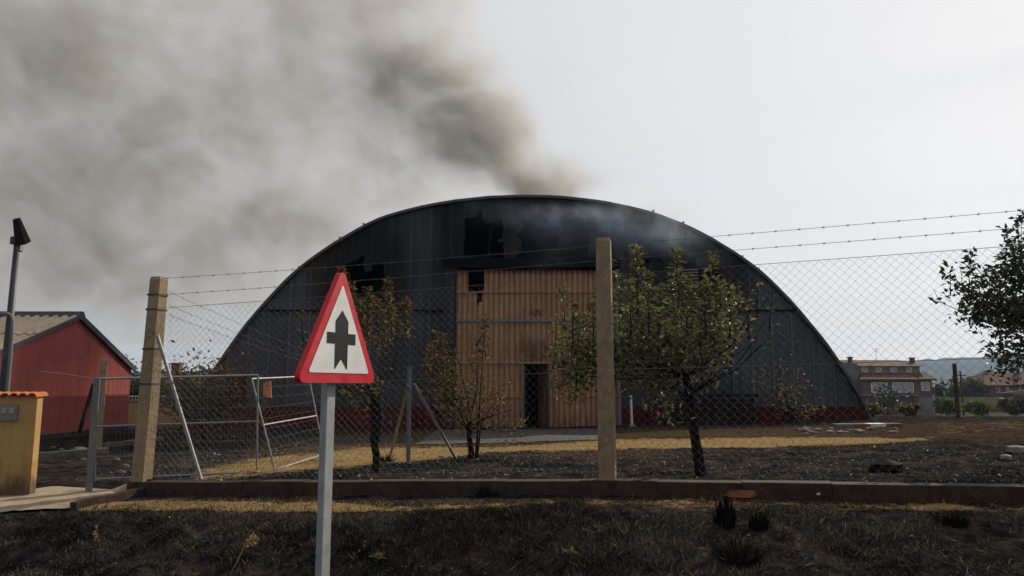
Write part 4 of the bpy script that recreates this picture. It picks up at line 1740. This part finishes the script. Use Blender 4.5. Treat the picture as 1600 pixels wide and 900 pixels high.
house = thing('brown_house', 'brown two-storey house with tiled roofs and chimneys beyond the barn corner', 'house', P(1400, 655, HY))
m = MB()
hbox(m, 1347, 1461, 592, 668, HY, 9)
m.build('wall', M['brick_wall'], house)
m = MB()
hbox(m, 1336, 1438, 571, 592, HY + 3, 8)
m.build('upper_wall', M['cream_wall'], house)
m = MB()
hbox(m, 1312, 1346, 568, 668, HY + 1.5, 9)
m.build('side_wall', M['grey_wall'], house)
m = MB()
hroof(m, 1334, 1441, 561, 572, HY + 3, 8, .5, 2.)
r1 = m.build('upper_roof', M['roof_tile'], house)
m = MB()
a, b = P(1343, 592, HY - .4), P(1434, 592, HY - .4)
c, d = P(1347, 583, HY + 3), P(1420, 583, HY + 3)
m.prism([a, b, d, c], (0, 0, -.22))
m.build('lower_roof', M['roof_tile'], house)
m = MB()
a, b = P(1434.5, 592, HY - .4), P(1464, 592, HY - .4)
c, d = P(1436, 581, HY + 3), P(1446, 581, HY + 3)
m.prism([a, b, d, c], (0, 0, -.22))
m.build('hip_roof', M['roof_dark'], house)
for (x0, x1, y0, y1) in ((1327, 1333, 559, 580), (1424, 1430, 560, 570)):
    m = MB()
    hbox(m, x0, x1, y0, y1, HY + 5, .6)
    hbox(m, x0 - .8, x1 + .8, y0 - 1.6, y0 - .2, HY + 4.9, .8)
    m.build('chimney', M['brick_wall'], house)
m = MB()
p = P(1369, 566, HY + 6)
t_ = P(1369, 544, HY + 6)
m.tube([p, t_], .03, 4)
m.bar(t_ - Vector((.6, 0, .15)), t_ + Vector((.6, 0, -.15)), .03)
m.bar(t_ - Vector((.4, 0, .45)), t_ + Vector((.4, 0, -.45)), .03)
m.build('antenna', M['steel_dark'], house)
for (x0, x1, y0, y1) in ((1361, 1387, 598, 614), (1394, 1427, 598, 613), (1439, 1452, 597, 610)):
    hwin(house, x0, x1, y0, y1, HY)
for (x0, x1) in ((1346, 1355), (1368, 1377), (1391, 1400), (1416, 1424)):
    hwin(house, x0, x1, 574.5, 581, HY + 3, panes=1)
m = MB()
hbox(m, 1436, 1460, 622, 668, HY - 2.5, 2.3)
m.build('white_porch', M['grey_wall'], house)
for (x0, x1, y0, y1) in ((1352, 1360, 622, 650), (1400, 1424, 620, 655)):
    m = MB()
    hbox(m, x0, x1, y0, y1, HY - .12, .1)
    m.build('door', M['grey_plate'], house)
m = MB()
hbox(m, 1345, 1436, 616.5, 618.5, HY - 1.2, 1.2)
m.build('balcony_slab', M['grey_wall'], house)
H2 = 150.
house2 = thing('red_brown_house', 'low red-brown house with tiled roof at the right behind the dark tree', 'house', P(1580, 640, H2))
m = MB()
hbox(m, 1546, 1640, 601, 648, H2, 10)
m.build('wall', M['shed_brown'], house2)
m = MB()
hroof(m, 1540, 1650, 580, 602, H2, 10, .8, 3, 4)
rf2 = m.build('roof', M['roof_tile'], house2)
m = MB()
hbox(m, 1588, 1594, 574, 590, H2 + 4, .9)
m.build('chimney', M['brick_wall'], rf2)
for (x0, x1) in ((1556, 1562), (1572, 1580), (1592, 1600)):
    hwin(house2, x0, x1, 605, 614, H2, panes=1)
m = MB()
a, b = P(1566, 614, H2 - 4), P(1650, 622, H2 - 4)
m.prism([a, P(1640, 604, H2 - 1), b], (0, 2, 0))
m.build('porch_roof', M['roof_dark'], house2)
m = MB()
hbox(m, 1461, 1660, 621, 634, 118, .4)
rw = m.build('retaining_wall', M['cream_wall'])
tag(rw, 'long low pale wall beyond the burnt field, below the red-brown house', 'wall')
# timber post and pole
ty = 26.
q = GXY(P(1497, 652, ty).x, ty)
t_ = thing('timber_post', 'dark timber post standing in the burnt field left of the dark tree', 'post', q)
m = MB()
tp = P(1491, 568, ty)
m.tube([q + Vector((0, 0, -.2)), q.lerp(tp, .6), tp], [.075, .072, .068], 9)
m.build('shaft', M['wood_post'], t_)
m = MB()
m.tube([q + Vector((0, -.01, 1.2)), q + Vector((0, -.01, 1.23))], .079, 9)
m.build('band', M['steel_dark'], t_)
q = GXY(P(1505, 640, 90).x, 90.)
t_ = thing('utility_pole', 'thin distant utility pole just right of the timber post', 'pole', q)
m = MB()
tp = P(1502, 580, 90)
m.tube([q, Vector((q.x, q.y, tp.z))], [.14, .09], 6)
m.build('shaft', M['wood_post'], t_)
m = MB()
m.bar((q.x - .7, q.y, tp.z - .5), (q.x + .7, q.y, tp.z - .5), .1)
m.build('cross_arm', M['wood_post'], t_)
# white marker post by the barn
q = GXY(P(988, 672, 21.5).x, 21.5)
t_ = thing('marker_post', 'short white marker post beside the barn door', 'post', q)
m = MB()
m.tube([q + Vector((0, 0, -.1)), P(985.5, 618, 21.5)], .035, 8)
m.build('shaft', M['white'], t_)
m = MB()
m.box((q.x, q.y, q.z + .03), (.16, .16, .08))
m.build('foot', M['grey_plate'], t_)
# charred rack
ry_ = 21.2
rk = thing('charred_rack', 'charred black timber rack standing against the barn under the pear tree', 'rack', GXY(P(1115, 662, ry_).x, ry_))
a, b = P(1048, 618, ry_), P(1178, 668, ry_)
for xx in (a.x, lerp(a.x, b.x, .5), b.x):
    for dy in (0, .8):
        m = MB()
        m.box((xx, ry_ + dy, (a.z + b.z) / 2 - .1), (.09, .09, a.z - b.z + .2))
        m.build('upright', M['wood_dark'], rk)
m = MB()
m.box(((a.x + b.x) / 2, ry_ - .02, a.z), (b.x - a.x + .3, .1, .09))
m.build('top_rail', M['wood_dark'], rk)
for k in range(6):
    m = MB()
    m.box(((a.x + b.x) / 2, ry_ - .06, lerp(b.z + .08, a.z - .14, k / 5)), (b.x - a.x, .03, .11))
    m.build('plank', M['wood_dark'], rk)
m = MB()
m.box(((a.x + b.x) / 2, ry_ + .45, a.z - .12), (b.x - a.x, .8, .05))
m.build('shelf', M['wood_dark'], rk)

# ------------------------------------------------------------------ debris and small things
slab_a, slab_b = G(1310, 668), G(1412, 667)
slab = thing('fallen_slab', 'long low striped slab of red and white pieces at the right corner of the barn', 'slab', slab_a)
for k, mt_ in enumerate(('grey_wall', 'shed_brown', 'white', 'shed_brown')):
    p, q = slab_a.lerp(slab_b, k / 4), slab_a.lerp(slab_b, (k + .97) / 4)
    m = MB()
    m.hexa([v + Vector((0, dy, dz)) for dz in (-.06, .075) for v, dy in ((p, 0), (q, 0), (q, .35), (p, .35))])
    m.build('slab_piece', M[mt_], slab)
rr = random.Random(31)
for k in range(26):
    px = rr.uniform(1245, 1400)
    py = rr.uniform(671, 679) - (px - 1245) * .01
    g = G(px, py)
    m = MB()
    m.rock((0, 0, 0), rr.uniform(.03, .10), (1.2, 1, .55), k)
    pale = rr.random() < .6
    o = m.build('rubble_stone', M['pale_stone'] if pale else M['stone'])
    o.location = (g.x, g.y, g.z + .02)
    tag(o, ('pale' if pale else 'grey-brown') + ' lump of rubble on the ground at the right corner of the barn', 'stone', ('pale' if pale else 'grey-brown') + ' rubble at the barn corner')
for k in range(14):
    px = rr.uniform(60, 235)
    py = rr.uniform(694, 742)
    g = G(px, py)
    m = MB()
    m.rock((0, 0, 0), rr.uniform(.02, .055), (1.2, 1, .8), 100 + k)
    o = m.build('yard_stone', M['stone'])
    o.location = (g.x, g.y, g.z + .01)
    tag(o, 'greyish stone lying in the burnt yard between meter wall and shed', 'stone', 'stones before the red shed')
for i, (p0, p1, lab) in enumerate((((56, 716), (170, 708), 'pale low kerb line in the burnt yard right of the meter wall'), ((160, 700), (250, 688), 'pale low border running towards the bush behind the gate'))):
    a, b = G(*p0), G(*p1)
    t_ = thing('border_kerb', lab, 'kerb', a)
    n = 6
    for k in range(n):
        m = MB()
        p, q = a.lerp(b, k / n), a.lerp(b, (k + .96) / n)
        p, q = GXY(p.x, p.y), GXY(q.x, q.y)
        m.bar(p + Vector((0, 0, .03)), q + Vector((0, 0, .03)), .12, .12)
        m.build('kerb_block', M['stone'], t_)
# orange terracotta shard, litter
g = G(1166, 776)
m = MB()
m.rock((0, 0, 0), .115, (1.5, .7, .55), 5)
o = m.build('broken_tile', simple('burnt_clay', (.15, .058, .028), (.30, .115, .05), 10, .95, 0, .6))
o.location = (g.x, g.y, g.z + .015)
tag(o, 'orange lump of broken terracotta by the kerb wall', 'tile shard')
g = G(1286, 778)
m = MB()
for k in range(7):
    m.rock((rr.uniform(-.05, .05), rr.uniform(-.04, .04), rr.uniform(0, .04)), rr.uniform(.012, .03), (1, 1, .8), 60 + k)
o = m.build('crumpled_litter', M['white'])
o.location = (g.x, g.y, g.z + .01)
tag(o, 'small crumpled white litter below the kerb wall at the right', 'litter')
for i, (px, py, s_, lab) in enumerate(((1588, 708, .10, 'whitish stone at the right edge of the burnt plot'), (1572, 718, .06, 'small whitish stone left of the one at the right edge'), (1385, 739, .13, 'dark burnt lump behind the kerb wall'), (690, 715, .035, 'white pebble on the burnt soil near the small tree'), (1062, 663, .1, 'pale stone at the foot of the charred rack'), (125, 706, .10, 'round pale stone before the red shed'))):
    g = G(px, py)
    m = MB()
    m.rock((0, 0, 0), s_, (1.25, 1, .85), 200 + i)
    o = m.build('loose_stone', M['pale_stone'] if 'dark' not in lab else M['black'])
    o.location = (g.x, g.y, g.z + s_ * .3)
    tag(o, lab, 'stone')


def tuft(name, label, px, py, hpx, wpx, mat, n, seed, cat='grass clump', bend=.25, group=None, hmin=.3):
    rr = random.Random(seed)
    g = G(px, py)
    sc_ = g.y / FPX
    H, Wd = hpx * sc_, wpx * sc_ / 2
    m = MB()
    for _ in range(n):
        a = rr.uniform(0, 6.283)
        r_ = Wd * math.sqrt(rr.random())
        b = Vector((g.x + r_ * .8 * math.cos(a), g.y + r_ * .8 * math.sin(a), g.z - .02))
        h = H * rr.uniform(hmin, 1.05) * (1 - .35 * (r_ / Wd) ** 2)
        t_ = b + Vector((math.cos(a) * r_ * bend + rr.gauss(0, .1) * Wd, math.sin(a) * r_ * bend, h))
        m.tube([b, b.lerp(t_, .6) + Vector((rr.gauss(0, .004), 0, 0)), t_], [.0045, .004, .0018], 3, False)
    o = m.build(name, mat)
    return tag(o, label, cat, group)


tuft('charred_grass_clump', 'tall bristly black grass stump in front of the kerb wall', 1133, 824, 55, 36, M['charred'], 150, 1, bend=.12, hmin=.55)
tuft('charred_grass_clump', 'shorter black grass stump right of the tall one', 1186, 824, 30, 28, M['charred'], 110, 2, bend=.4, hmin=.4)
tuft('charred_grass_clump', 'broad dark grass stump low on the bank below the tall one', 1150, 868, 30, 66, M['blade_burnt'], 520, 3, bend=.35)
tuft('charred_grass_clump', 'dark grass mound at the right below the verge strip', 1488, 818, 20, 36, M['charred'], 160, 4, bend=.6)
tuft('charred_grass_clump', 'small dark tuft against the kerb wall left of the middle post', 760, 776, 22, 30, M['charred'], 120, 5, bend=.5)
tuft('charred_grass_clump', 'burnt tuft at the foot of the tree behind the sign', 603, 722, 16, 22, M['charred'], 90, 6, bend=.5)


def stalk(label, pts, mat, seeds, seed, r=.003):
    rr = random.Random(seed)
    g = G(*pts[0])
    t_ = thing('dry_weed', label, 'weed', g)
    path = [P(x, y, g.y - .0 + .02 * k) for k, (x, y) in enumerate(pts)]
    m = MB()
    m.tube(path, r, 4)
    m.build('stem', mat, t_)
    if seeds:
        m = MB()
        leaves_along(m, path[-3:], rr, seeds, .028, .012, .012, .1, .6)
        m.build('seed_head', M['blade_straw'], t_)


stalk('dry weed with a small seed head on the left bank', [(160, 872), (157, 856), (152, 845), (150, 835), (149, 824)], M['wood_post'], 26, 1)
stalk('golden drooping grass stalk left of the sign post', [(360, 897), (370, 878), (380, 858), (388, 846), (398, 838)], M['blade_straw'], 60, 2, .003)
stalk('thin dark twig standing on the right bank', [(1264, 826), (1262, 810), (1259, 790), (1256, 782)], M['charred'], 0, 3)
stalk('thin bent burnt stem behind the kerb wall right of the pear tree', [(1239, 748), (1235, 735), (1225, 718), (1216, 702), (1212, 690)], M['wood_post'], 8, 4)
stalk('pale curved stalk lying low on the right bank', [(1258, 884), (1268, 881), (1280, 882), (1290, 885), (1298, 890)], M['blade_straw'], 0, 5, .004)
for i, (px, py, lab) in enumerate(((590, 874, 'small yellowed plant tuft right of the sign post'), (893, 868, 'golden dry leaf curl on the bank below the middle post'))):
    g = G(px, py)
    m = MB()
    rr = random.Random(80 + i)
    for k in range(26):
        m.leaf(g + Vector((rr.gauss(0, .018), rr.gauss(0, .01), .01)), Vector((rr.gauss(0, 1), rr.gauss(0, .6), rr.uniform(.3, 1.2))), Vector((rr.gauss(0, 1), -1, rr.gauss(0, 1))), rr.uniform(.03, .06), .012)
    o = m.build('dry_tuft', M['blade_straw'])
    tag(o, lab, 'plant')

# burnt grass, straw and ash
rr = random.Random(77)
gb, gs, ga = MB(), MB(), MB()
for _ in range(210000):
    X = rr.uniform(-5.2, 6.2)
    d = -abs(rr.triangular(0, 4.2, 1.2))
    if rr.random() < .30:
        d = rr.uniform(.15, 8.5)
    Y = fence_y(X) + d
    if Y < 2.2 or abs(X) > Y * .80 + .3:
        continue
    z = ground_z(X, Y)
    px, py = proj((X, Y, z))
    if py > 925 or (px < 240 and 752 < py < 812 - px * .12):
        continue
    sm = mask(STRAW, px, py)
    k = fbm(X, Y, 1.6, 2, 4.) + .7 * fbm(X, Y, 6., 2, 8.)
    p = Vector((X, Y, z - .005))
    if rr.random() < sm * .8:
        gs.leaf(p, Vector((rr.gauss(0, .7), rr.gauss(0, .7), rr.uniform(.1, .8))), Vector((rr.gauss(0, 1), rr.gauss(0, 1), 0)), rr.uniform(.025, .065), .0035, 0)
    elif rr.random() < (.62 if d < 0 else .25) + .9 * k:
        near = d < -.6
        h = rr.uniform(.018, .05) * (1.2 if near else .7) * (1 + .9 * max(0, k))
        lean = Vector((mnoise.noise(Vector((X * 3, Y * 3, 1))), mnoise.noise(Vector((X * 3, Y * 3, 7))), 0)) * 1.3
        gb.leaf(p, Vector((rr.gauss(0, .45), rr.gauss(0, .45), rr.uniform(.3, 1.))) + lean, Vector((rr.gauss(0, 1), rr.gauss(0, 1), 0)), h, .0045 if near else .004, 0)
    if rr.random() < (.16 if d > 0 else .022) and px > 40 and sm < .5:
        s_ = rr.uniform(.005, .014) * (1.5 if d > 0 else .7)
        if rr.random() < .06:
            s_ *= 2.2
        ga.leaf(p + Vector((0, 0, .012)), Vector((rr.gauss(0, 1), rr.gauss(0, 1), rr.gauss(0, .3))), Vector((rr.gauss(0, .4), rr.gauss(0, .4), 1)), s_ * 1.5, s_, .3)
gb.build('burnt_grass', M['blade_burnt'], kind='stuff')
gs.build('dry_grass', M['blade_straw'], kind='stuff')
ga.build('ash_flakes', M['ash'], kind='stuff')

# ------------------------------------------------------------------ smoke
PUFFS = [  # px, py, depth, rx px, rz px, depth radius m, strength
    (842, 296, 28.5, 120, 42, 2.6, 2.0), (800, 262, 29.5, 115, 58, 2.8, 1.6), (745, 215, 30.5, 105, 80, 3, 1.4), (695, 145, 31, 110, 105, 3.2, 1.05), (645, 85, 31, 115, 95, 3.5, .75),
    (570, 10, 32, 190, 90, 4, .5), (200, 290, 31, 230, 140, 4, .26), (60, 60, 32, 210, 150, 4, .5), (200, 140, 32, 170, 150, 4, .26), (430, 358, 30, 170, 58, 3, .5),
    (350, 190, 32, 200, 150, 4, .14), (30, 330, 31, 200, 150, 4, .22), (440, 60, 32, 230, 130, 4, .22), (570, 190, 31, 150, 120, 4, .22), (280, 420, 31, 330, 85, 4, .30), (640, 290, 30, 170, 44, 3, .32),
    (-140, 200, 32, 250, 260, 4, .42), (200, -120, 33, 600, 180, 5, .4), (300, 240, 31, 580, 380, 4.5, .30), (60, 470, 32, 220, 90, 4, .22),
]
WISPS = [
    (930, 348, 22.0, 150, 40, .8, 1.), (1045, 372, 21.9, 75, 30, .7, 1.1), (820, 338, 22.1, 100, 26, .7, .55), (985, 338, 22.2, 110, 24, .7, .6), (880, 385, 22.1, 80, 40, .6, .35), (1090, 410, 21.9, 50, 30, .6, .3),
]


def build_smoke(name, label, PUFFS, mn, mx, VOX, color, dens, warp, fs):
    mn, mx = Vector(mn), Vector(mx)
    tr = bpy.data.node_groups.new('smoke_volume', 'GeometryNodeTree')
    tr.interface.new_socket('Geometry', in_out='INPUT', socket_type='NodeSocketGeometry')
    tr.interface.new_socket('Geometry', in_out='OUTPUT', socket_type='NodeSocketGeometry')
    N = tr.nodes.new
    Lk = tr.links.new
    out = N('NodeGroupOutput')
    vc = N('GeometryNodeVolumeCube')
    vc.inputs['Min'].default_value = mn
    vc.inputs['Max'].default_value = mx
    dims = mx - mn
    for k, nm in enumerate(('Resolution X', 'Resolution Y', 'Resolution Z')):
        vc.inputs[nm].default_value = int(dims[k] / VOX)
    pos = N('GeometryNodeInputPosition')

    def nz(scale, detail, off, stretch=(1, 1, 1)):
        mp = N('ShaderNodeVectorMath')
        mp.operation = 'MULTIPLY_ADD'
        Lk(pos.outputs[0], mp.inputs[0])
        mp.inputs[1].default_value = stretch
        mp.inputs[2].default_value = (off, off * 1.3, -off)
        x = N('ShaderNodeTexNoise')
        x.inputs['Scale'].default_value = scale
        x.inputs['Detail'].default_value = detail
        x.inputs['Roughness'].default_value = .55
        Lk(mp.outputs[0], x.inputs['Vector'])
        return x
    wn = nz(.22 * fs, 3, 3.1)
    wv = N('ShaderNodeVectorMath')
    wv.operation = 'SUBTRACT'
    Lk(wn.outputs['Color'], wv.inputs[0])
    wv.inputs[1].default_value = (.5, .5, .5)
    ws = N('ShaderNodeVectorMath')
    ws.operation = 'SCALE'
    Lk(wv.outputs[0], ws.inputs[0])
    ws.inputs['Scale'].default_value = warp
    wp = N('ShaderNodeVectorMath')
    wp.operation = 'ADD'
    Lk(pos.outputs[0], wp.inputs[0])
    Lk(ws.outputs[0], wp.inputs[1])
    total = None
    for (px, py, Y, rx, rz, ry, s) in PUFFS:
        c = P(px, py, Y)
        k = Y / FPX
        sub = N('ShaderNodeVectorMath')
        sub.operation = 'SUBTRACT'
        Lk(wp.outputs[0], sub.inputs[0])
        sub.inputs[1].default_value = c
        mul = N('ShaderNodeVectorMath')
        mul.operation = 'MULTIPLY'
        Lk(sub.outputs[0], mul.inputs[0])
        mul.inputs[1].default_value = (1 / (rx * k), 1 / ry, 1 / (rz * k))
        ln = N('ShaderNodeVectorMath')
        ln.operation = 'LENGTH'
        Lk(mul.outputs[0], ln.inputs[0])
        mr = N('ShaderNodeMapRange')
        mr.interpolation_type = 'SMOOTHSTEP'
        Lk(ln.outputs['Value'], mr.inputs[0])
        mr.inputs[1].default_value = 1.25
        mr.inputs[2].default_value = 0.
        mr.inputs[3].default_value = 0.
        mr.inputs[4].default_value = s
        if total is None:
            total = mr.outputs[0]
        else:
            ad = N('ShaderNodeMath')
            ad.operation = 'ADD'
            Lk(total, ad.inputs[0])
            Lk(mr.outputs[0], ad.inputs[1])
            total = ad.outputs[0]
    rot = N('ShaderNodeVectorRotate')
    rot.rotation_type = 'Y_AXIS'
    rot.inputs['Angle'].default_value = R(-42)
    Lk(wp.outputs[0], rot.inputs['Vector'])
    fn = nz(.40 * fs, 6, 9.7, (.82, .9, 1.1))
    Lk(rot.outputs[0], fn.inputs['Vector'].links[0].from_node.inputs[0])
    fr = N('ShaderNodeMapRange')
    Lk(fn.outputs['Fac'], fr.inputs[0])
    fr.inputs[1].default_value = .36
    fr.inputs[2].default_value = .66
    fr.inputs[3].default_value = .22
    fr.inputs[4].default_value = 1.45
    f2 = nz(1.2 * fs, 5, 4.4, (.85, .9, 1.1))
    Lk(rot.outputs[0], f2.inputs['Vector'].links[0].from_node.inputs[0])
    f2r = N('ShaderNodeMapRange')
    Lk(f2.outputs['Fac'], f2r.inputs[0])
    f2r.inputs[1].default_value = .36
    f2r.inputs[2].default_value = .66
    f2r.inputs[3].default_value = .35
    f2r.inputs[4].default_value = 1.6
    fm = N('ShaderNodeMath')
    fm.operation = 'MULTIPLY'
    Lk(fr.outputs[0], fm.inputs[0])
    Lk(f2r.outputs[0], fm.inputs[1])
    mu = N('ShaderNodeMath')
    mu.operation = 'MULTIPLY'
    Lk(total, mu.inputs[0])
    Lk(fm.outputs[0], mu.inputs[1])
    Lk(mu.outputs[0], vc.inputs['Density'])
    mt = NT(name)
    mt.t.nodes.remove(mt.b)
    pv = mt.n('ShaderNodeVolumePrincipled')
    pv.inputs['Color'].default_value = (*color, 1)
    pv.inputs['Density'].default_value = dens
    pv.inputs['Anisotropy'].default_value = .12
    mt.l(pv.outputs[0], mt.t.nodes['Material Output'].inputs['Volume'])
    sm_ = N('GeometryNodeSetMaterial')
    sm_.inputs['Material'].default_value = mt.m
    Lk(vc.outputs[0], sm_.inputs[0])
    Lk(sm_.outputs[0], out.inputs[0])
    me = bpy.data.meshes.new(name)
    me.materials.append(mt.m)
    o = bpy.data.objects.new(name, me)
    col.objects.link(o)
    md = o.modifiers.new('smoke', 'NODES')
    md.node_group = tr
    tag(o, label, 'smoke', kind='stuff')


build_smoke('smoke', 'grey-brown smoke pouring from the barn roof and drifting left', PUFFS, (-28, 23.4, 3.4), (8, 37.5, 22.5), .15, (.70, .68, .645), .60, 4.2, 1.)
build_smoke('smoke_wisp', 'thin bluish smoke veil hanging before the upper right of the barn front', WISPS, (-3, 20.6, 3.), (8, 22.8, 8.6), .09, (.62, .74, .88), .50, 1.3, 2.2)

# ------------------------------------------------------------------ haze
HZ = .00015
m = MB()
m.box((150, 850, EYE + 32), (3600, 1900, 140))
t = NT('haze')
t.t.nodes.remove(t.b)
pv = t.n('ShaderNodeVolumePrincipled')
pv.inputs['Color'].default_value = (.40, .64, 1., 1)
pv.inputs['Density'].default_value = HZ
pv.inputs['Anisotropy'].default_value = .3
t.l(pv.outputs[0], t.t.nodes['Material Output'].inputs['Volume'])
hz = m.build('haze', t.m, kind='stuff')
